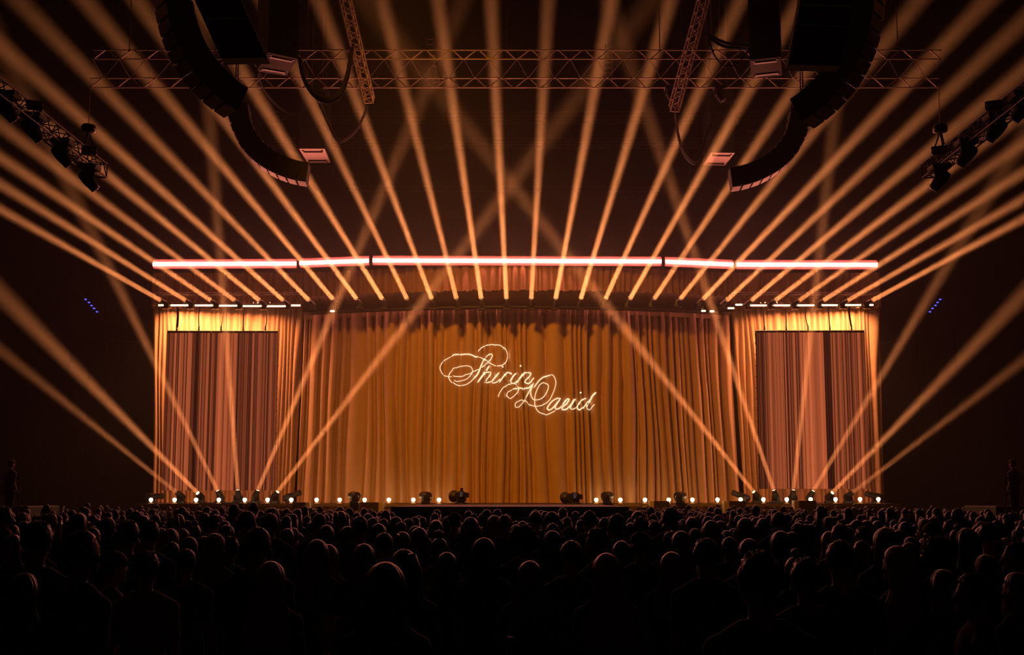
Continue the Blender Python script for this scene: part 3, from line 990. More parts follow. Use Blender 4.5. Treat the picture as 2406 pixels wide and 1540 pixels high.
# ------------------------------------------------------------------ overhead rig
# wide front truss: two ladder frames side by side with cross bracing
YA = 36.6
za = at(1200, 129, YA).z
YB = YA
for _ in range(12): YB *= za / at(1200, 195, YB).z
ft = thing('front_truss', 'long aluminium truss of two ladders crossing above the whole stage', 'truss', (0, (YA + YB) / 2, za))
for (Y, yt_, yb_, x0, x1) in ((YA, 118.0, 139.0, 218, 2212), (YB, 184.0, 206.0, 212, 2206)):
    zt, zb = at(1200, yt_, Y).z, at(1200, yb_, Y).z
    X0, X1 = xpx(x0, Y, (yt_ + yb_) / 2), xpx(x1, Y, (yt_ + yb_) / 2)
    rod('chord', (X0, Y, zt), (X1, Y, zt), .019, M['bright_aluminium'], ft, 8)
    rod('chord', (X0, Y, zb), (X1, Y, zb), .019, M['bright_aluminium'], ft, 8)
    nb = 32
    for i in range(nb):
        x0_, x1_, x2_ = X0 + (X1 - X0) * i / nb, X0 + (X1 - X0) * (i + .45) / nb, X0 + (X1 - X0) * (i + 1) / nb
        rod('diagonal', (x0_ + .02, Y, zb), (x1_, Y, zt), .020, M['bright_aluminium'], ft)
        rod('diagonal', (x1_ + .1, Y, zt), (x2_ - .05, Y, zb), .020, M['bright_aluminium'], ft)
    if Y == YA: ref = (X0, X1, zb)
    else:
        for i in range(32):
            xa_ = ref[0] + (ref[1] - ref[0]) * i / 32
            xb_ = X0 + (X1 - X0) * (i + .5) / 32
            xc_ = ref[0] + (ref[1] - ref[0]) * (i + 1) / 32
            rod('brace', (xa_, YA, ref[2]), (xb_, YB, zt), .010, M['dark_truss'], ft)
            rod('brace', (xb_, YB, zt), (xc_, YA, ref[2]), .010, M['dark_truss'], ft)

# two trusses running from the front truss towards the audience
box_truss('mother_truss', 'slanting truss running overhead left of the centre', at(868, 236, 36.3), at(802, -40, 33), .25, .25, .42, M['aluminium'], .024, .011)
box_truss('mother_truss', 'slanting truss running overhead right of the centre', at(1584, 256, 36.3), at(1664, -40, 33), .25, .25, .42, M['aluminium'], .024, .011)

# dim trusses far behind, above the stage
for (y0, y1, lab) in [(268, 286, 'faint rear truss seen high above the border curtain, upper of two'), (330, 345, 'faint rear truss seen above the border curtain, lower of two')]:
    Y = 50
    zt, zb = at(1200, y0, Y).z, at(1200, y1, Y).z
    t_ = box_truss('rear_truss', lab, (xpx(640, Y, y0), Y, (zt + zb) / 2), (xpx(1780, Y, y0), Y, (zt + zb) / 2), .5, zt - zb, 1.3, M['dark_truss'], .022, .012, 'fb')
    hang(t_, [V((xpx(x_, Y, y0), Y - .25, zt)) for x_ in (760, 1190, 1660)], 'hanger', .014)
t = thing('rear_pipe', 'faint horizontal pipe high behind the border curtain', 'pipe', (0, 50, at(1200, 438, 50).z))
rod('bar', at(800, 438, 50), at(1650, 440, 50), .02, M['dark_truss'], t)
hang(t, [at(830, 438, 50), at(1620, 440, 50)], 'hanger', .012)
t2 = thing('rear_pipe', 'fainter horizontal pipe just below the other rear pipe', 'pipe', (0, 50, at(1200, 450, 50).z))
rod('bar', at(820, 449, 50), at(1640, 451, 50), .02, M['dark_truss'], t2)
hang(t2, [at(842, 449, 50), at(1608, 451, 50)], 'hanger', .012)


# side trusses with blinders and hung lights
def blinder(label, c, yaw):
    t = thing('blinder_light', label, 'stage light', c, 'two-lamp blinders on the side trusses', rotz=yaw)
    part('housing', MB().cbox((0, .06, 0), (.34, .14, .19), .02), M['fixture'], t)
    for s in (-1, 1):
        mt = Matrix.Translation((s * .08, -.012, 0)) @ Matrix.Rotation(R(90), 4, 'X')
        part('lamp', MB().lathe([(.066, 0), (.06, .012), (.03, -.01), (.01, -.02)], 14, mt), M['amber_glint_lens'], t, True)
    return t


for side in (-1, 1):
    fx = lambda x: x if side < 0 else 2417 - x
    sn = 'left' if side < 0 else 'right'
    p, q = at(fx(235), 402, 30), at(fx(-60), 170, 24)
    box_truss('side_truss', f'dark truss slanting in from the upper {sn} edge with lights hung below', p, q, .34, .34, .5, M['dark_truss'], .02, .013)
    for k, (x, y, w) in enumerate([(212, 437, 'nearest its lower end'), (150, 380, 'second from its lower end'), (82, 322, 'third from its lower end'), (22, 275, 'at the picture edge')]):
        a = at(fx(x + 14), y + 9, 29 - k * 1.2)
        d = V((side * -.55, .35, -.75))
        moving_head(f'dark moving head hung under the {sn} side truss, {w}', a, d, False, 1.5, True, 'head', 'moving heads under the side trusses')
    for k, (x, y, w) in enumerate([(211, 352, 'lower'), (83, 246, 'upper')]):
        blinder(f'{w} two-lamp blinder on the {sn} side truss', at(fx(x), y, 28.6 - k * 2.8), side * R(-25))
    c = at(fx(208), 303, 30)
    t = thing('chain_hoist', f'dark chain hoist above the lower end of the {sn} side truss', 'hoist', c)
    wpart('motor', MB().lathe([(.10, -.09), (.17, -.07), (.18, .04), (.15, .1), (.05, .12)], 16, Matrix.Translation(c)), M['fixture'], t, True)
    rod('hook_bar', c - V((0, 0, .05)), at(fx(196), 360, 29.4), .035, M['fixture'], t)
    rod('leg', c - V((0, 0, .05)), at(fx(229), 372, 29.9), .018, M['fixture'], t)
    rod('chain', c, at(fx(212), 200, 30), .010, M['aluminium'], t)


# line arrays
def line_array(label, px, py, Y, phi, n, w, h, d, splay0, splays, side, sub):
    """px,py,Y: top of the hang; the fronts face out by phi from the audience direction; side -1 left, +1 right."""
    t = thing('line_array', label, 'loudspeaker array', at(px, py, Y), 'curved loudspeaker hangs')
    f = V((side * math.sin(phi), -math.cos(phi), 0))
    s = V((-f.y, f.x, 0))
    p = at(px, py, Y)
    a = splay0
    for i in range(n):
        fa = f * math.cos(a) - V((0, 0, math.sin(a)))
        ua = f * math.sin(a) + V((0, 0, math.cos(a)))
        lo = p - ua * h
        hb = h * .80 / 2
        front, back = 0.0, -d
        c = (p + lo) / 2

        def cor(fwd, sd, up): return c + fa * fwd + s * sd + ua * up
        g = .012
        cab = MB().hexa([cor(front, -w / 2, -h / 2 + g), cor(front, w / 2, -h / 2 + g), cor(back, w / 2, -hb), cor(back, -w / 2, -hb)],
                        [cor(front, -w / 2, h / 2 - g), cor(front, w / 2, h / 2 - g), cor(back, w / 2, hb), cor(back, -w / 2, hb)])
        o = wpart('cabinet', cab, M['speaker'], t)
        gm = MB().hexa([cor(.005, -w / 2 + .03, -h / 2 + .03), cor(.005, w / 2 - .03, -h / 2 + .03), cor(.03, w / 2 - .03, -h / 2 + .03), cor(.03, -w / 2 + .03, -h / 2 + .03)],
                       [cor(.005, -w / 2 + .03, h / 2 - .03), cor(.005, w / 2 - .03, h / 2 - .03), cor(.03, w / 2 - .03, h / 2 - .03), cor(.03, -w / 2 + .03, h / 2 - .03)])
        wpart('grille', gm, M['grille'], t).parent = o
        for sg in (-1, 1):
            wpart('rigging_plate', MB().hexa([cor(back - .01, sg * (w / 2 - .03), -.04), cor(back - .01, sg * (w / 2 - .06), -.04), cor(back + .02, sg * (w / 2 - .06), -.04), cor(back + .02, sg * (w / 2 - .03), -.04)],
                                             [cor(back - .01, sg * (w / 2 - .03), .04), cor(back - .01, sg * (w / 2 - .06), .04), cor(back + .02, sg * (w / 2 - .06), .04), cor(back + .02, sg * (w / 2 - .03), .04)]), M['aluminium'], t).parent = o
        if i == 0: hang(t, [cor(-d * .3, -w * .3, 0), cor(-d * .3, w * .3, 0)])
        p = lo
        a += splays[min(i, len(splays) - 1)]
    return t


for side, sn in ((-1, 'left'), (1, 'right')):
    fx = lambda x: x if side < 0 else 2440 - x
    line_array(f'large curved black loudspeaker hang high on the {sn}, nearer the audience', fx(372), -120 if side < 0 else -95, 28.5, R(55), 13, .80, .34, .62, R(2),
               [R(2), R(2), R(3), R(4), R(5), R(6), R(7), R(7), R(7), R(7), R(6), R(6)], side, 0)
    line_array(f'smaller curved loudspeaker hang on the {sn} with pink lit grilles', fx(540), 250 if side < 0 else 262, 36.0, R(86), 12, .66, .295, .55, R(6),
               [R(6), R(7), R(8), R(8), R(8), R(8), R(7), R(6)], side, 1)


# flown subwoofer stacks with pale undersides
def sub_stack(label, cs, h, n, pm='steel'):
    """cs: four world points of the bottom outline (near left, near right, far right, far left)."""
    ctr = sum(cs, V()) / 4
    t = thing('flown_subwoofer', label, 'loudspeaker stack', ctr, 'flown subwoofer stacks')
    z0 = ctr.z
    for i in range(n):
        lo = [V((c.x, c.y, z0 + i * h + .01)) for c in cs]
        hi = [V((c.x, c.y, z0 + (i + 1) * h - .01)) for c in cs]
        wpart('cabinet', MB().hexa(lo, hi), M['speaker'], t)
    hang(t, [V((c.x + (ctr.x - c.x) * .4, c.y + (ctr.y - c.y) * .4, z0 + n * h - .05)) for c in cs])
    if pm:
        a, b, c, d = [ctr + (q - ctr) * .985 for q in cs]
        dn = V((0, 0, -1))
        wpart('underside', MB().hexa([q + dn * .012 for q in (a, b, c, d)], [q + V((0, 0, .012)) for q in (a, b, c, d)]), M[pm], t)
        for f0 in (.14, .78):
            p0, p1 = a.lerp(d, f0), b.lerp(c, f0)
            r0, r1 = a.lerp(d, f0 + .07), b.lerp(c, f0 + .07)
            ll, rr = .12, .88
            qs = [p0.lerp(p1, ll), p0.lerp(p1, rr), r0.lerp(r1, rr), r0.lerp(r1, ll)]
            wpart('skid', MB().hexa([q + dn * .04 for q in qs], [q + dn * .012 for q in qs]), M['fixture'], t)
            for e in (.08, .84):
                e0 = p0.lerp(p1, e) if f0 < .5 else r0.lerp(r1, e)
                e1 = p0.lerp(p1, e + .08) if f0 < .5 else r0.lerp(r1, e + .08)
                off = (p0 - r0) * (1.0 if f0 < .5 else -1.0)
                wpart('foot', MB().hexa([q + dn * .03 for q in (e0 + off * .3, e1 + off * .3, e1 + off * .9, e0 + off * .9)],
                                        [q + dn * .012 for q in (e0 + off * .3, e1 + off * .3, e1 + off * .9, e0 + off * .9)]), M['fixture'], t)


def level(ps):
    z = ps[0].z
    out_ = []
    for p in ps:
        s = (z - CAMZ) / (p.z - CAMZ)
        out_.append(V((p.x * s, p.y * s, z)))
    return out_


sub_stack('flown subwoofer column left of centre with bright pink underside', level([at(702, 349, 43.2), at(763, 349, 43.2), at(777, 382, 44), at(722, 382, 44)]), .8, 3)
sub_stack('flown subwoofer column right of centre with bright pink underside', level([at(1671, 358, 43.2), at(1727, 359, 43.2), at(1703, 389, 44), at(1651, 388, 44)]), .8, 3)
sub_stack('turned flown subwoofer column at the upper left with dim shaded underside', level([at(630, 122, 33), at(701, 137, 33), at(673, 178, 34), at(602, 167, 34)]), .8, 3, 'shaded_plate')
sub_stack('turned flown subwoofer column at the upper right with dim shaded underside', level([at(1761, 140, 33), at(1835, 132, 33), at(1838, 177, 34), at(1767, 185, 34)]), .8, 3, 'shaded_plate')
# wide dark stacks between the big hangs and the subwoofers
for side, sn in ((-1, 'left'), (1, 'right')):
    cs = [at(520, 139, 22), at(628, 137, 22), at(640, 120, 22.4), at(535, 121, 22.4)] if side < 0 else [at(1851, 153, 22), at(1975, 156, 22), at(1960, 137, 22.4), at(1850, 136, 22.4)]
    t = thing('side_speaker_stack', f'wide black speaker stack high on the {sn} between hang and subwoofers', 'loudspeaker stack', cs[0])
    lean = V((side * .46, -.1, 1.0)) * .36 if side < 0 else V((.20, -.1, 1.0)) * .36
    b0 = level(cs)
    b0 = [b0[0], b0[1], b0[1] + V((0, .3, .0)), b0[0] + V((0, .3, .0))]
    for i in range(5):
        lo = [q + lean * i for q in b0]
        hi = [q + lean * (i + .96) for q in b0]
        o = wpart('cabinet', MB().hexa(lo, hi), M['speaker'], t)
        g_ = [lo[0] * .94 + lo[1] * .06, lo[1] * .94 + lo[0] * .06, hi[1] * .94 + hi[0] * .06, hi[0] * .94 + hi[1] * .06]
        wpart('grille', MB().hexa([q + V((0, -.02, .0)) for q in g_], [q + V((0, .004, 0)) for q in g_]), M['black_paint'], t).parent = o


# cables and ladders in the rig
def cable(label, pts, Y, r, name='hanging_cable', strands=2, Y2=None):
    Y2 = Y if Y2 is None else Y2
    w = [at(x, y, Y + (Y2 - Y) * i / (len(pts) - 1)) for i, (x, y) in enumerate(pts)]
    t = thing(name, label, 'cable', w[0])
    for k in range(strands):
        S3 = []
        for i in range(len(w) - 1):
            a, b, c, d = w[max(i - 1, 0)], w[i], w[i + 1], w[min(i + 2, len(w) - 1)]
            for s in range(6):
                u = s / 6
                S3.append(.5 * ((2 * b) + (c - a) * u + (2 * a - 5 * b + 4 * c - d) * u * u + (3 * b - a - 3 * c + d) * u ** 3) + V((0, k * r * 2.5, -k * r * 1.5 * math.sin(3.14 * (i + u) / (len(w) - 1)))))
        S3.append(w[-1] + V((0, k * r * 2.5, 0)))
        wpart('strand', MB().tube(S3, r, 7), M['cable'], t, True)


cable('thick black cable loop hanging between subwoofers and truss on the left', [(703, 135), (712, 180), (735, 215), (765, 231), (795, 220), (812, 185), (822, 140), (828, 90)], 33.5, .05, Y2=34.7)
cable('thinner cable loop hanging below the left slanting truss', [(765, 250), (776, 300), (793, 328), (812, 325), (840, 300), (866, 242)], 43.3, .028, Y2=36.3)
cable('dark cable running down behind the upper left subwoofer', [(604, 167), (618, 205), (645, 240), (675, 262), (703, 268)], 34.5, .024, Y2=43.4)
cable('thick cable bundle running from the right slanting truss to the subwoofers', [(1658, 78), (1690, 95), (1720, 104), (1763, 108)], 34.5, .045, Y2=33.6)
cable('thin cable loop under the right cable bundle', [(1664, 85), (1676, 125), (1695, 150), (1714, 157), (1738, 145), (1763, 112)], 34.5, .022, strands=1, Y2=33.6)
cable('long cable hanging from the end of the right slanting truss', [(1586, 252), (1591, 300), (1602, 345), (1618, 372), (1634, 380), (1648, 360), (1658, 325), (1672, 285)], 36.2, .034, Y2=43.4)
cable('short cable swag between the right subwoofer and the speaker hang', [(1720, 285), (1750, 302), (1775, 308), (1800, 303)], 43.5, .02)
cable('thin sagging wire at the left beyond the side curtain', [(200, 795), (260, 800), (320, 806), (362, 810)], 45.2, .02, 'guy_wire', 1)
cable('thin sagging wire at the right beyond the side curtain', [(2066, 808), (2110, 803), (2170, 798), (2210, 794)], 45.2, .02, 'guy_wire', 1)


def ladder(label, a, b, w, n):
    t = thing('wire_ladder', label, 'ladder', b)
    s = V((w / 2, 0, 0))
    for q in (-1, 1): rod('rail', a + s * q, b + s * q, .012, M['aluminium'], t)
    for i in range(n):
        c = a.lerp(b, (i + .5) / n)
        rod('rung', c - s, c + s, .009, M['aluminium'], t)


hang(ft, [V((x_, YA, za + .1)) for x_ in (-11.4, -4.4, 4.4, 11.5)], 'hoist_chain', .014)
ladder('thin access ladder hanging behind the front truss left of centre', at(1009, 86, YB + .03), at(1027, 200, YB + .03), .20, 9)
ladder('faint access ladder tip above the front truss right of centre', at(1430, 104, YB + .03), at(1430, 190, YB + .03), .22, 7)
# small rig lights hung on the front truss
for (x, y, lab) in [(748, 190, 'dark spotlight hung on the front truss left of the left slanting truss'), (1690, 190, 'dark spotlight hung on the front truss right of the right slanting truss'),
                    (1575, 165, 'dark box light hung on the front truss left of the right slanting truss')]:
    d_ = V((.3, -.4, -.7)).normalized()
    moving_head(lab, V((xpx(x, YB, 195), YB, at(1200, 206, YB).z + .04 - .235 * 1.3)) + d_ * .185 * 1.3, d_, False, 1.3, True, 'head', 'spotlights on the front truss')

# blue step lights on the stair rails at both sides
for side, sn in ((-1, 'left'), (1, 'right')):
    P = [(201, 704), (209, 711), (215, 718.5), (221, 725), (228, 733)] if side < 0 else [(2209, 704), (2203, 711), (2198, 718), (2191, 725), (2185, 733)]
    Y = 52
    a, b = at(P[0][0] + side * 30, P[0][1] - 31, Y + .06), at(P[-1][0] - side * 30, P[-1][1] + 32, Y + .06)
    t = thing('stair_rail', f'dark sloping stair rail far behind on the {sn}', 'railing', (a.x, Y, 0))
    rod('top_rail', a, b, .05, M['black_paint'], t)
    for f in (0, .5, 1):
        c = a.lerp(b, f)
        rod('post', V((c.x, c.y, 0)), c, .04, M['black_paint'], t)
    for i, p in enumerate(P):
        c = at(*p, Y)
        o = part('step_light', MB().cbox((0, 0, 0), (.09, .05, .05), .012), M['blue_led'])
        o.location = c
        tag(o, f'{ORD[i]} small blue light from the top on the far {sn} stair rail', 'step light', 'blue step lights')

# ------------------------------------------------------------------ people
def solid(name, mb, m, vox, ratio, it=4):       # merge overlapping volumes into one continuous surface
    me = mb.mesh(name + '_raw', m)
    o = bpy.data.objects.new(name, me)
    COL.objects.link(o)
    r = o.modifiers.new('r', 'REMESH'); r.mode = 'VOXEL'; r.voxel_size = vox
    s = o.modifiers.new('s', 'SMOOTH'); s.iterations = it; s.factor = .5
    d = o.modifiers.new('d', 'DECIMATE'); d.ratio = ratio
    dg = bpy.context.evaluated_depsgraph_get()
    out_ = bpy.data.meshes.new_from_object(o.evaluated_get(dg))
    bpy.data.objects.remove(o)
    bpy.data.meshes.remove(me)
    out_.name = name
    out_.shade_smooth()
    return out_


HEADC = V((0, .02, 1.615))
POSES = {       # elbow, wrist for the left (-1) and right (+1) arm
    'down': {-1: ((-.225, -.03, 1.08), (-.24, .06, .84)), 1: ((.225, -.03, 1.08), (.24, .06, .84))},
    'clasp': {-1: ((-.26, .03, 1.12), (-.07, .25, 1.10)), 1: ((.26, .03, 1.12), (.07, .25, 1.14))},
    'cup': {-1: ((-.33, .12, 1.11), (-.31, .29, 1.28)), 1: ((.225, -.03, 1.08), (.24, .06, .84))},
    'phone': {-1: ((-.25, .16, 1.15), (-.07, .33, 1.36)), 1: ((.25, .16, 1.15), (.07, .33, 1.36))},
    'reach': {-1: ((-.42, .10, 1.22), (-.62, .22, 1.19)), 1: ((.225, -.03, 1.08), (.24, .06, .84))},
}


def hand(mb, w, el, side):
    d = (w - el).normalized()
    n = V((-side * .8, .5, .1))
    n = (n - d * n.dot(d)).normalized()
    t = d.cross(n).normalized()
    c = w + d * .05
    q = Matrix.Translation(c) @ Matrix((t, n, d)).transposed().to_4x4()
    e = MB().ell((0, 0, 0), (.042, .018, .055), 12, 8)
    mb.add(e.v, e.f, q)
    for i, L in enumerate((.88, 1.0, .94, .72)):
        b = w + d * .088 + t * ((i - 1.5) * .021)
        k = b + (d * .9 + n * .25).normalized() * .040 * L
        e2 = k + (d * .55 + n * .8).normalized() * .038 * L
        mb.tube([b - d * .03, b, k, e2], [.010, .010, .009, .007], 7)
    b = w + d * .03 - t * .036
    k = b + (d * .55 - t * .75 + n * .2).normalized() * .038
    mb.tube([b + t * .02, b, k, k + (d * .8 - t * .2 + n * .4).normalized() * .030], [.013, .012, .011, .008], 7)


def body_mesh(pose, fem):
    mb = MB()
    sw = .150 if fem else .170
    k = .92 if fem else 1.0
    mb.ell((0, 0, .95), (.170, .118, .14))
    mb.ell((0, .0, 1.09), (.130 if fem else .148, .098, .16))
    mb.ell((0, .01, 1.27), (.160 * k + .005, .112, .19))
    mb.tube([(-sw, 0, 1.345), (-.075, -.01, 1.410), (.075, -.01, 1.410), (sw, 0, 1.345)], [.056 * k, .060, .060, .056 * k], 12)
    for s in (-1, 1): mb.ell((s * (sw + .012), 0, 1.338), (.058 * k, .060, .062), 12, 8)
    mb.tube([(0, -.015, 1.40), (0, 0, 1.48), (0, .015, 1.57)], [.075 if not fem else .062, .055 if not fem else .046, .053 if not fem else .045], 12)
    if fem:
        for s in (-1, 1): mb.ell((s * .07, .095, 1.27), (.062, .05, .06), 10, 8)
    mb.ell(HEADC, (.075, .096, .112), 20, 14)
    mb.ell((0, .062, 1.553), (.054, .058, .056), 14, 10)
    mb.ell((0, .100, 1.520), (.020, .024, .020), 10, 8)                 # chin
    mb.tube([(0, .108, 1.640), (0, .126, 1.600), (0, .116, 1.588)], [.009, .013, .015], 8)     # nose
    mb.ell((0, .108, 1.553), (.020, .012, .010), 10, 6)                 # lips
    for s in (-1, 1):
        mb.ell((s * .028, .100, 1.643), (.020, .012, .010), 8, 6)       # brow
        mb.ell((s * .045, .082, 1.588), (.024, .02, .02), 8, 6)         # cheek
        mb.ell((s * .078, .010, 1.605), (.012, .022, .034), 8, 6)       # ear
        mb.tube([(s * .088, 0, .95), (s * .095, .012, .72), (s * .092, .008, .50), (s * .096, -.02, .30), (s * .098, -.012, .09)],
                [.092, .080, .056, .054, .036], 12)
        mb.ell((s * .104, .055, .035), (.045, .125, .036), 12, 8)
        el, wr = [V(p) for p in POSES[pose][s]]
        el.x *= .96 if fem else 1
        sh = V((s * (sw + .008), 0, 1.34))
        mb.tube([sh, sh.lerp(el, .4), el], [.055 * k, .049 * k, .039 * k], 10)
        mb.tube([el, el.lerp(wr, .35), wr], [.040 * k, .039 * k, .026 * k], 10)
        hand(mb, wr, el, s)
    return solid('person', mb, SKIN[0], .0085, .22, 3)


def shirt_mesh(pose, fem):
    mb = MB()
    sw = .150 if fem else .170
    k = .92 if fem else 1.0
    mb.ell((0, 0, .97), (.182, .132, .12))
    mb.ell((0, .0, 1.09), (.148 if fem else .168, .116, .17))
    mb.ell((0, .01, 1.27), (.172 * k + .008, .126, .20))
    mb.tube([(-sw, 0, 1.345), (-.075, -.01, 1.406), (.075, -.01, 1.406), (sw, 0, 1.345)], [.066 * k, .069, .069, .066 * k], 12)
    for s in (-1, 1): mb.ell((s * (sw + .014), 0, 1.336), (.070 * k, .072, .074), 14, 10)
    if fem:
        for s in (-1, 1): mb.ell((s * .07, .098, 1.27), (.075, .062, .072), 10, 8)
    for s in (-1, 1):
        el, wr = [V(p) for p in POSES[pose][s]]
        el.x *= .96 if fem else 1
        sh = V((s * (sw + .008), 0, 1.34))
        mb.tube([sh, sh.lerp(el, .4), sh.lerp(el, .85)], [.066 * k, .062 * k, .056 * k], 10)
    return solid('shirt', mb, CLOTH[0], .015, .35, 3)


def trouser_mesh():
    mb = MB()
    mb.ell((0, 0, .95), (.178, .127, .13))
    for s in (-1, 1):
        mb.tube([(s * .088, 0, .95), (s * .095, .012, .72), (s * .092, .008, .50), (s * .096, -.02, .30), (s * .098, -.012, .10)],
                [.100, .090, .068, .066, .056], 12)
    return solid('trousers', mb, DENIM[0], .018, .4, 3)


def shell_fn(d, lift=1.0):      # hair keeps clear of the face
    f = 1.0
    if d.y > .25 and d.z < .62:
        f = 1 - .30 * min(1, (d.y - .25) / .35) * min(1, (.62 - d.z) / .3)
    if d.z < -.45: f *= 1 - .35 * min(1, (-.45 - d.z) / .4)
    return f * lift


def tuft(d, f1, a1, f2, a2):
    return 1 + a1 * noise.noise(V(d) * f1) + a2 * noise.noise(V(d) * f2 + V((3, 1, 7)))


def drape(mb, rows, n=44, ripple=.03, seed=0, wave=0.0):
    """rows: (z, half width, back y, front y, sway); closed rings stacked into one hair volume."""
    r = random.Random(seed)
    ph = [r.uniform(0, 6.28) for _ in range(4)]
    o0 = len(mb.v)
    for (z, hw, yb_, yf, sx) in rows:
        for k in range(n):
            a = 2 * math.pi * k / n
            c_, s_ = math.cos(a), math.sin(a)
            q = 1 + ripple * (1.3 * noise.noise(V((c_ * 4, s_ * 4, z * 1.5 + ph[0]))) + 1.2 * noise.noise(V((c_ * 11, s_ * 11, z * 1.2 + ph[1]))) + .8 * noise.noise(V((c_ * 26, s_ * 26, z * .8))))
            zo = .05 * noise.noise(V((c_ * 5, s_ * 5, ph[3]))) * max(0, min(1, (rows[-1][0] + .22 - z) / .22))
            q += wave * math.sin(z * 38 + a * 2 + ph[2])
            cx, cy = math.cos(a), math.sin(a)
            yc_ = (yb_ + yf) / 2
            mb.v.append((sx + hw * cx * q, yc_ + (yf - yb_) / 2 * cy * q, z + zo))
    m = len(rows)
    for j in range(m - 1):
        for k in range(n):
            a, b = o0 + j * n + k, o0 + j * n + (k + 1) % n
            mb.f.append((a, b, b + n, a + n))
    mb.f.append(tuple(o0 + k for k in range(n)))
    mb.f.append(tuple(o0 + (m - 1) * n + k for k in range(n - 1, -1, -1)))


def hair_mesh(kind):
    mb = MB()
    c = (0, .008, 1.632)
    if kind == 'short':
        mb.ell(c, (.085, .107, .103), 44, 26, lambda d: shell_fn(d) * tuft(d, 4, .05, 13, .05) * (1 - .10 * max(0, -d.z - .15)))
    elif kind == 'quiff':
        mb.ell(c, (.090, .111, .117), 48, 28, lambda d: shell_fn(d) * tuft(d, 3.5, .12, 11, .11) * (1 - .12 * max(0, -d.z - .1)))
    elif kind == 'curly':
        mb.ell((0, -.005, 1.650), (.150, .150, .150), 60, 34,
               lambda d: (1 - .42 * max(0, min(1, (d.y - .2) / .4)) * max(0, min(1, (.5 - d.z) / .4))) * (1 - .25 * max(0, -d.z - .5))
               * tuft(d, 5, .10, 14, .16))
    elif kind in ('long', 'wavy', 'bob', 'side'):
        low = {'long': 1.16, 'wavy': 1.10, 'bob': 1.46, 'side': 1.12}[kind]
        wv = .035 if kind == 'wavy' else 0.0
        rows = [(1.744, .010, -.012, .02, 0), (1.738, .032, -.044, .048, 0), (1.722, .057, -.080, .078, 0), (1.695, .079, -.103, .096, 0), (1.66, .094, -.116, .088, 0),
                (1.615, .102, -.122, .050, 0), (1.57, .105, -.124, .030, 0), (1.53, .109, -.122, .022, 0)]
        z = 1.48
        while z > low:
            f = (1.48 - z) / (1.48 - low + .001)
            sx = -.27 * f ** 1.5 if kind == 'side' else 0
            rows.append((z, .116 + (.046 if kind != 'bob' else .010) * math.sin(f * 2.2) + (.022 * f if kind == 'wavy' else 0) - .03 * max(0, f - .8) * 5 * .5,
                         -.122 - .03 * math.sin(f * 2.2), .010 - .05 * f, sx))
            z -= .05
        rows.append((low - .03, .07, -.13, -.06, -.30 if kind == 'side' else 0))
        drape(mb, rows, 96, .050, hash(kind) % 7, wv)
    elif kind in ('pony', 'bun'):
        mb.ell(c, (.084, .106, .102), 30, 16, lambda d: shell_fn(d) * (1 + .012 * math.sin(math.atan2(d.x, d.z) * 26)))
        if kind == 'pony':
            mb.tube([(0, -.085, 1.69), (0, -.14, 1.69), (.01, -.175, 1.60), (.02, -.17, 1.45), (.02, -.16, 1.28), (.015, -.16, 1.2)], [.022, .030, .040, .040, .030, .010], 12)
        else:
            mb.ell((0, -.06, 1.765), (.048, .046, .042), 16, 10, lambda d: 1 + .05 * math.sin(d.x * 30 + d.z * 20))
    elif kind == 'cap':
        mb.ell((0, .0, 1.615), (.084, .104, .085), 24, 12, lambda d: shell_fn(d) if d.z < .3 else .9)
    me = mb.mesh('hair', HAIR[0], True)
    return me


def cap_mesh():
    mb = MB()
    mb.ell((0, .008, 1.655), (.096, .116, .092), 24, 14, lambda d: 1 if d.z > -.05 else .85)
    o0 = len(mb.v)
    for k in range(9):
        a = math.pi * (k / 8)
        mb.v += [(.085 * math.cos(a), .09 + .02 * math.sin(a), 1.662), (.080 * math.cos(a), .10 + .105 * math.sin(a), 1.652), (.080 * math.cos(a), .10 + .105 * math.sin(a), 1.646), (.085 * math.cos(a), .09 + .02 * math.sin(a), 1.652)]
    for k in range(8):
        for q in range(4):
            mb.f.append((o0 + 4 * k + q, o0 + 4 * k + (q + 1) % 4, o0 + 4 * k + 4 + (q + 1) % 4, o0 + 4 * k + 4 + q))
    mb.ell((0, .008, 1.748), (.010, .010, .006), 8, 6)
    return mb.mesh('cap', M['cap'], True)


BODY = {(p, f): body_mesh(p, f) for p, f in (('down', 0), ('down', 1), ('clasp', 1), ('phone', 0), ('cup', 1), ('reach', 1))}
SHIRT = {k: shirt_mesh(*k) for k in BODY}
TROU = trouser_mesh()
HAIRM = {k: hair_mesh(k) for k in ('short', 'quiff', 'curly', 'long', 'wavy', 'bob', 'side', 'pony', 'bun', 'cap')}
CAPM = cap_mesh()
eyes = MB()
for s in (-1, 1): eyes.ell((s * .029, .096, 1.622), (.013, .012, .011), 10, 8)
EYES = eyes.mesh('eyes', M['eye'], True)
TOP = {'short': 1.736, 'quiff': 1.75, 'curly': 1.80, 'long': 1.744, 'wavy': 1.744, 'bob': 1.744, 'side': 1.744, 'pony': 1.734, 'bun': 1.807, 'cap': 1.75}
HW = {'short': .185, 'quiff': .19, 'curly': .30, 'long': .215, 'wavy': .225, 'bob': .215, 'side': .22, 'pony': .18, 'bun': .18, 'cap': .20}


def with_mat(o, m):             # object-level material, so that copies can share their mesh
    o.material_slots[0].link = 'OBJECT'
    o.material_slots[0].material = m
    return o


PLACED = []                     # x, y, head top z, hair


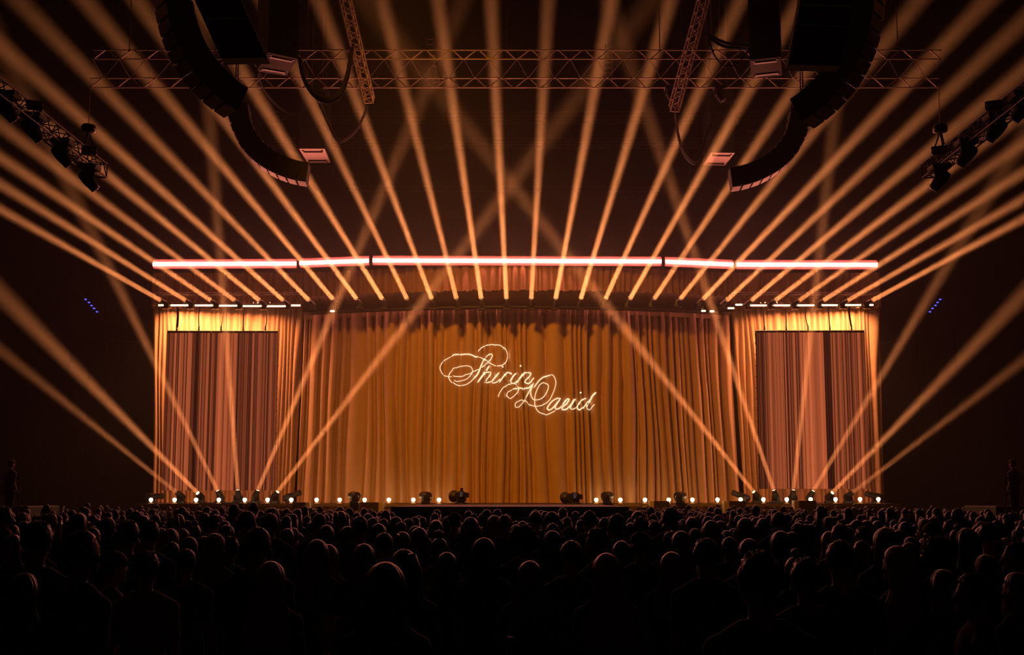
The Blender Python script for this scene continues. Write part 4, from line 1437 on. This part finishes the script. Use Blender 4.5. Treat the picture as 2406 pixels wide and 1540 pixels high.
def person(x, y, top, hair, key, hm_, cl, tr, rot, label, group=None, full=True, skin=0):
    s = top / TOP[hair]
    o = bpy.data.objects.new('person', BODY[key])
    COL.objects.link(o)
    with_mat(o, SKIN[skin])
    o.location = (x, y, 0)
    o.rotation_euler = (0, 0, rot)
    o.scale = (s, s, s)
    tag(o, label, 'person', group)
    with_mat(put('hair', HAIRM[hair], o), HAIR[hm_])
    with_mat(put('shirt', SHIRT[key], o), CLOTH[cl])
    with_mat(put('trousers', TROU, o), DENIM[tr])
    if hair == 'cap': put('cap', CAPM, o)
    if full: put('eyes', EYES, o)
    PLACED.append((x, y, top, hair))
    return o


# the people the photograph lets one tell apart: x, top y, width, hair, pose, fem, hair colour, shirt, turn, words
P_ = [
    (905, 1321, 108, 'long', 'cup', 1, 0, 0, 0, 'tall-looking woman with long straight dark hair, nearest the camera left of centre'),
    (1785, 1293, 104, 'quiff', 'down', 0, 3, 0, 5, 'broad man with thick dark hair and wide collar, largest silhouette right of centre'),
    (57, 1346, 84, 'wavy', 'down', 1, 0, 0, 0, 'woman with long loose hair in the lower left corner'),
    (636, 1319, 82, 'long', 'down', 1, 2, 0, 0, 'woman with centre-parted blonde hair below the left footlights'),
    (1425, 1300, 84, 'wavy', 'down', 1, 2, 0, 12, 'woman with long wavy blonde hair below the right camera'),
    (1245, 1318, 70, 'long', 'clasp', 1, 1, 0, 0, 'woman with long straight brown hair low in the middle'),
    (1578, 1297, 68, 'long', 'down', 1, 1, 0, -6, 'woman with long brown hair and fringe right of the wavy blonde woman'),
    (1664, 1309, 72, 'bob', 'down', 1, 1, 3, 0, 'woman with rounded bob hair beside the broad man'),
    (950, 1291, 68, 'pony', 'down', 1, 0, 0, 25, 'person with ponytail and lit ear just right of the nearest long-haired woman'),
    (2110, 1283, 84, 'side', 'reach', 1, 2, 0, 25, 'blonde woman with arm stretched out, hair falling to one side, at the right'),
    (2125, 1320, 72, 'wavy', 'down', 1, 1, 0, 10, 'woman with brown hair in front of the blonde woman stretching her arm'),
    (2290, 1347, 80, 'quiff', 'down', 0, 3, 0, 80, 'man in profile facing left near the lower right corner'),
    (2392, 1345, 80, 'long', 'down', 1, 1, 0, 30, 'long-haired person cut by the right edge, lowest'),
    (2204, 1262, 92, 'curly', 'down', 1, 0, 0, 0, 'person with big round curly hair at the right'),
    (1230, 1235, 70, 'curly', 'down', 0, 0, 0, 0, 'man with bushy curly hair under the runway front'),
    (1894, 1309, 78, 'quiff', 'down', 0, 0, 0, 0, 'man with thick hair right of the broad man'),
    (1974, 1269, 72, 'short', 'down', 0, 3, 0, 0, 'tall short-haired man right of the broad man, one row farther'),
    (2215, 1338, 72, 'long', 'down', 1, 0, 0, 0, 'long-haired woman left of the man in profile'),
    (2317, 1303, 64, 'bob', 'down', 1, 3, 0, 0, 'person with smooth dark hair behind the man in profile'),
    (2396, 1273, 64, 'short', 'down', 0, 3, 0, 70, 'man in profile at the right edge'),
    (437, 1290, 54, 'short', 'down', 0, 3, 0, 0, 'short-haired man with wide bare neck at the left'),
    (262, 1293, 66, 'cap', 'down', 0, 3, 0, -50, 'man in a dark cap turned right at the left'),
    (187, 1246, 78, 'short', 'down', 0, 3, 0, -35, 'big bearded man with head turned, at the left'),
    (88, 1223, 68, 'quiff', 'down', 0, 3, 0, 0, 'tall man with bushy hair at the far left'),
    (505, 1254, 58, 'long', 'down', 1, 2, 0, -12, 'woman with long parted blonde hair left of the tall broad man'),
    (605, 1239, 64, 'short', 'down', 0, 3, 0, 0, 'tall broad short-haired man below the left footlights'),
    (772, 1280, 64, 'wavy', 'down', 1, 2, 0, 0, 'woman with long blonde hair left of the nearest long-haired woman'),
    (745, 1268, 62, 'long', 'down', 1, 1, 0, 0, 'woman with smooth brown hair one row beyond the left blonde woman'),
    (855, 1278, 62, 'long', 'phone', 0, 1, 0, 0, 'person with long brown hair just beyond the nearest long-haired woman'),
    (1050, 1298, 56, 'long', 'down', 1, 0, 0, 0, 'woman with very long dark hair left of centre under the runway'),
    (1137, 1264, 64, 'long', 'down', 1, 3, 0, 0, 'woman with long black hair in the middle'),
    (1342, 1270, 58, 'short', 'down', 0, 0, 0, 0, 'man with short brown hair right of the curly man'),
    (1405, 1240, 54, 'quiff', 'down', 0, 0, 2, 45, 'man with glasses-like shine turned left, grey shirt'),
    (1032, 1246, 46, 'bun', 'down', 1, 1, 4, 0, 'woman with hair pinned up and pale shirt'),
    (902, 1252, 48, 'short', 'down', 0, 0, 0, 0, 'short-haired man beyond the nearest long-haired woman'),
    (945, 1250, 42, 'pony', 'down', 1, 1, 0, -20, 'woman with tied light hair beside the short-haired man'),
    (985, 1240, 46, 'long', 'clasp', 1, 1, 0, 0, 'woman with shoulder-length hair left of the pinned-up hair'),
    (1760, 1266, 60, 'long', 'down', 1, 1, 0, 0, 'long-haired woman directly beyond the broad man'),
    (1659, 1264, 64, 'quiff', 'down', 0, 0, 0, 0, 'man with tousled hair beyond the bob-haired woman'),
    (1714, 1262, 44, 'short', 'down', 0, 0, 0, 0, 'short-haired person between tousled man and long-haired woman'),
    (1867, 1288, 56, 'bun', 'down', 1, 1, 0, 0, 'woman with gathered hair just right of the broad man'),
    (2080, 1240, 68, 'bob', 'down', 1, 1, 0, 0, 'person with smooth domed hair at the right, two rows beyond the blonde woman'),
    (2190, 1227, 46, 'cap', 'down', 0, 0, 0, 0, 'capped man beyond the big curly hair'),
    (2025, 1270, 46, 'short', 'down', 0, 1, 0, 0, 'fair short-haired man left of the stretching blonde woman'),
    (300, 1222, 52, 'quiff', 'down', 0, 3, 0, 0, 'square-haired man below the left edge of the left curtain'),
    (350, 1222, 50, 'quiff', 'down', 0, 3, 0, 0, 'square-haired man right beside another like him at the left'),
    (215, 1240, 46, 'short', 'down', 0, 1, 0, 0, 'round-headed fair man right of the bearded man'),
    (30, 1256, 52, 'bob', 'down', 1, 1, 0, 0, 'person with rounded hair at the left edge'),
    (8, 1240, 44, 'cap', 'down', 0, 0, 0, 0, 'man in a cap cut by the left edge'),
    (403, 1274, 48, 'short', 'down', 0, 0, 0, 0, 'man with short brown hair left of the wide-necked man'),
    (445, 1262, 52, 'bob', 'down', 1, 3, 0, 0, 'person with smooth black hair beyond the wide-necked man'),
    (580, 1201, 43, 'short', 'down', 0, 3, 0, 0, 'tall short-haired man rising above his neighbours under the left screen'),
    (635, 1206, 38, 'short', 'phone', 0, 1, 0, 0, 'man with lit short hair under the left floor lights'),
    (750, 1207, 36, 'short', 'down', 0, 1, 0, 0, 'round-headed man under the left end of the main curtain'),
    (767, 1234, 42, 'long', 'down', 1, 1, 0, 0, 'woman with brown hair under the left end of the main curtain'),
    (845, 1213, 40, 'short', 'down', 0, 1, 0, 0, 'man with lit hair edge under the tenth footlight bulb'),
    (550, 1185, 24, 'short', 'down', 0, 3, 0, 0, 'far tall man whose head rises to the stage lip under the left screen'),
    (596, 1181, 22, 'short', 'down', 0, 3, 0, 0, 'far tall man whose head reaches the left floor lights'),
    (1185, 1210, 34, 'short', 'down', 0, 0, 0, 0, 'short-haired man directly before the runway front'),
    (1258, 1202, 32, 'short', 'down', 0, 0, 0, 0, 'taller short-haired man before the runway front, right of the middle'),
    (1385, 1200, 34, 'short', 'down', 0, 3, 0, 0, 'dark-haired man before the right corner of the runway front'),
    (1450, 1207, 40, 'quiff', 'down', 0, 3, 0, 0, 'dark bushy-haired person right of the runway front'),
    (1068, 1204, 34, 'cap', 'down', 0, 0, 0, 0, 'person in a cap with lit rim before the left of the runway front'),
    (1340, 1237, 40, 'cap', 'down', 0, 3, 0, 0, 'person in a cap with bright peak right of the curly man'),
    (1575, 1192, 36, 'quiff', 'down', 0, 3, 0, 0, 'dark-haired person before the right front fill speaker'),
    (1600, 1248, 52, 'long', 'down', 1, 1, 0, 0, 'long-haired person beyond the woman with fringe'),
    (1671, 1223, 44, 'long', 'down', 1, 1, 0, 0, 'long-haired woman under the right end of the main curtain'),
    (1750, 1217, 44, 'long', 'down', 1, 1, 0, 0, 'long-haired woman under the gap right of the main curtain'),
    (1834, 1248, 54, 'bob', 'down', 1, 0, 0, 0, 'rounded dark hair under the right floor lights'),
    (1975, 1231, 46, 'short', 'down', 0, 1, 0, 0, 'pale-rimmed round head under the right screen'),
    (1830, 1203, 34, 'short', 'down', 0, 3, 0, 0, 'dark short-haired man under the left half of the right screen'),
    (1298, 1247, 48, 'long', 'down', 1, 3, 0, 0, 'black-haired woman between curly man and capped person'),
]
REQ = []
for (px, py, w, hair, pose, fem, hc, cl, rot, words) in P_:
    Y = HW[hair] * 1.0 * FPX / w
    k = (py - HOR) / FPX
    z = CAMZ - k * Y
    zmax, zmin = (1.93, 1.56) if py < 1260 else (1.90, 1.54)
    if hair == 'curly': zmax += .07
    if z > zmax: Y = (CAMZ - zmax) / k
    if z < zmin: Y = (CAMZ - zmin) / k
    REQ.append([Y, px, py, hair, pose, fem, hc, cl, rot, words])
REQ.sort(key=lambda r: r[0])


def blocked(x, y):
    if (abs(x) > 11.6 and 30.6 < y < 37) or (y > 39.0 and 2.4 < abs(x) < 5.0): return True
    return (abs(x + .05) < 2.85 and y > 26.6) or y > 41.4 or (abs(x) < 4 and y > 35 and y < 38)


def free(x, y, dmin):
    return all((x - a) ** 2 + (y - b) ** 2 > dmin * dmin for a, b, _, _ in PLACED)


for r in REQ:
    Y, px, py, hair, pose, fem, hc, cl, rot, words = r
    best = None
    for kk in (0, .03, -.03, .06, -.06, .09, -.09, .12, -.12, .16, .2, .25):
        y = Y * (1 + kk)
        a = at(px, py, y)
        if 1.5 < a.z < 2.02 and free(a.x, a.y, .46) and not blocked(a.x, a.y):
            best = a
            break
    if best is None: best = at(px, py, Y)
    o = person(best.x, best.y, best.z, hair, (pose, fem), hc, cl, rnd.randrange(2), R(rot), words, 'nearer concertgoers', True, rnd.randrange(2))
    if pose == 'cup': CUPMAN = o
    if pose == 'reach': pass

# the rest of the standing crowd, nearest first
HN = {'short': 'short-haired', 'quiff': 'thick-haired', 'long': 'long-haired', 'wavy': 'wavy-haired', 'bob': 'bob-haired', 'pony': 'ponytailed', 'bun': 'top-knotted', 'cap': 'capped', 'curly': 'curly-haired'}
HCN = ['dark brown', 'light brown', 'blonde', 'black']
heads = [(to_px((a, b, c)), b, HW[h] * FPX / b, c) for a, b, c, h in PLACED]
cand = []
y = 8.2
while y < 41.2:
    half = .415 * y + .5
    step = .60 if y < 20 else .66
    n = int(2 * half / step)
    off = rnd.random() * step
    for i in range(n + 1):
        x = -half + off + i * step + rnd.uniform(-.15, .15)
        yy = y + rnd.uniform(-.18, .18)
        if blocked(x, yy) or not free(x, yy, .47): continue
        top = min(1.90, max(1.55, rnd.gauss(1.68, .075)))
        (qx, qy) = to_px((x, yy, top))
        w = .2 * FPX / yy
        bad = False
        for (hx, hy), hY, hw, _ in heads:       # leave the recognised heads in view
            if yy < hY and abs(qx - hx) < (w + hw) * .5 and qy < hy + hw * 1.25: bad = True; break
        if bad: continue
        cand.append((yy, x, top))
        PLACED.append((x, yy, top, 'short'))
    y += .62 if y < 20 else .78
cand.sort()
NIND = 300 - len(P_)
crowd = MB()


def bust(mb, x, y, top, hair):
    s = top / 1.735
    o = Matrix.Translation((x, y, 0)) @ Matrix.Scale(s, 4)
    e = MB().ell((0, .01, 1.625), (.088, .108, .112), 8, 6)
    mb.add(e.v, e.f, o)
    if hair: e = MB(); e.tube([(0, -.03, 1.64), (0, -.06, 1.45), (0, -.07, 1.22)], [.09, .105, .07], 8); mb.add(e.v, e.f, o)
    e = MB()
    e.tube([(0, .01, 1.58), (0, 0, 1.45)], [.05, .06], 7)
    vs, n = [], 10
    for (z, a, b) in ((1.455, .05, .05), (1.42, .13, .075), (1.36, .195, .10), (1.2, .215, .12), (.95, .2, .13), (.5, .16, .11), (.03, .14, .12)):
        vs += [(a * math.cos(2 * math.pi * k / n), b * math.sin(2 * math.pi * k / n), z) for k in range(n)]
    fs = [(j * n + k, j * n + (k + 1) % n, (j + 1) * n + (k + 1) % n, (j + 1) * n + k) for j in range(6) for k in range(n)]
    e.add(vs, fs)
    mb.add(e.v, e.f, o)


for i, (yy, x, top) in enumerate(cand):
    fem = rnd.random() < .62
    hair = rnd.choice(('long', 'long', 'long', 'wavy', 'bob', 'pony', 'bun', 'long')) if fem else rnd.choice(('short', 'short', 'quiff', 'short', 'cap', 'quiff'))
    if i < NIND:
        hc = rnd.choice((0, 0, 0, 1, 2, 3, 3))
        qx, _ = to_px((x, yy, top))
        near = min(range(len(BUL)), key=lambda k: abs(BUL[k] - qx))
        row = 'nearer' if yy < 12 else ('middle' if yy < 17 else 'farther')
        row = 'near' if yy < 10.2 else 'near-middle' if yy < 12 else 'middle' if yy < 14 else 'far-middle' if yy < 16 else 'far'
        if qx < 95: place = 'below the left side stand'
        elif qx < 185: place = 'between left stand and blue lights'
        elif qx < 245: place = 'below the left blue lights'
        elif qx < 330: place = 'just left of the stage end'
        elif qx > 2310: place = 'below the right side stand'
        elif qx > 2225: place = 'between right stand and blue lights'
        elif qx > 2165: place = 'below the right blue lights'
        elif qx > 2090: place = 'just right of the stage end'
        else: place = f'{"left" if qx < BUL[near] else "right"} below the {ORD[near]} footlight bulb'
        key = rnd.choice((('down', 1), ('down', 1), ('clasp', 1))) if fem else rnd.choice((('down', 0), ('down', 0), ('phone', 0)))
        what = 'cap-wearing concertgoer' if hair == 'cap' else f'{HCN[hc]} {HN[hair]} concertgoer'
        lab = f'{what}, {row} rows, {place}'
        person(x, yy, top, hair, key, hc, rnd.choice((0, 0, 0, 1, 2, 3, 4)), rnd.randrange(2), R(rnd.uniform(-14, 14)), lab,
               f'{HN[hair]} concertgoers in the {row} rows', False, rnd.randrange(2))
        PLACED.pop()
    else:
        bust(crowd, x, yy, top, fem)
byl = {}
for o in sc.objects:
    if o.name.startswith('person') and 'label' in o: byl.setdefault(o['label'], []).append(o)
for lb, os_ in byl.items():
    if len(os_) > 1:
        os_.sort(key=lambda o: to_px(o.location)[0])
        for k, o in enumerate(os_): o['label'] = lb + f', {ORD[k]} from left'
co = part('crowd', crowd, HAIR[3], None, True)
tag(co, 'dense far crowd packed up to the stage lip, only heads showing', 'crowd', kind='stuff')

# the plastic cup held low in front
s_ = CUPMAN.scale[0]
wr = CUPMAN.matrix_basis @ V((-.325, .365, 1.40))
cm = MB().lathe([(.030, -.06), (.041, .055), (.045, .06), (.045, .066), (.040, .066), (.029, -.052)], 20)
cp = part('plastic_cup', cm, M['cup'], None, True)
cp.location = wr
cp.rotation_euler = (R(-10), R(14), 0)
tag(cp, 'white plastic cup held up by the nearest long-haired woman', 'cup')

# raised stands at both sides with railings and a few onlookers
for side, sn in ((-1, 'left'), (1, 'right')):
    X = side * 13.6
    t = thing('side_stand', f'dark raised stand at the {sn} edge behind the crowd', 'stand', (X, 33, 0))
    wpart('platform', MB().cbox((X, 34, .7), (3.2, 5, 1.4), .02), M['black_paint'], t)
    wpart('step', MB().cbox((X + side * .4, 35.3, 1.6), (2.4, 2.4, .4), .02), M['black_paint'], t)
    rl = thing('hand_railing', f'thin metal railing along the front of the {sn} stand', 'railing', (X, 31.6, 1.4))
    for k in range(5):
        xx = X - 1.5 + k * .75
        rod('post', (xx, 31.6, 1.4), (xx, 31.6, 2.5), .022, M['dark_truss'], rl)
    for z in (1.75, 2.12, 2.5):
        rod('rail', (X - 1.5, 31.6, z), (X + 1.5, 31.6, z), .02, M['dark_truss'], rl)
    for k, (dx, dy, hair, fem, w) in enumerate([(-1.0, 1.2, 'long', 1, 'long-haired onlooker standing nearest the stage side'), (-.2, 1.5, 'short', 0, 'short-haired onlooker standing in the middle'), (.7, 1.1, 'cap', 0, 'capped onlooker standing at the outer end')]):
        dx *= -side
        o = person(X + dx, 33 + dy * .6 - .6, 1.72 - .06 * k, hair, ('down', fem), 0, k, 0, side * R(35), f'{w} on the {sn} stand', 'onlookers on the side stands', False, k % 2)
        o.location.z = 1.402
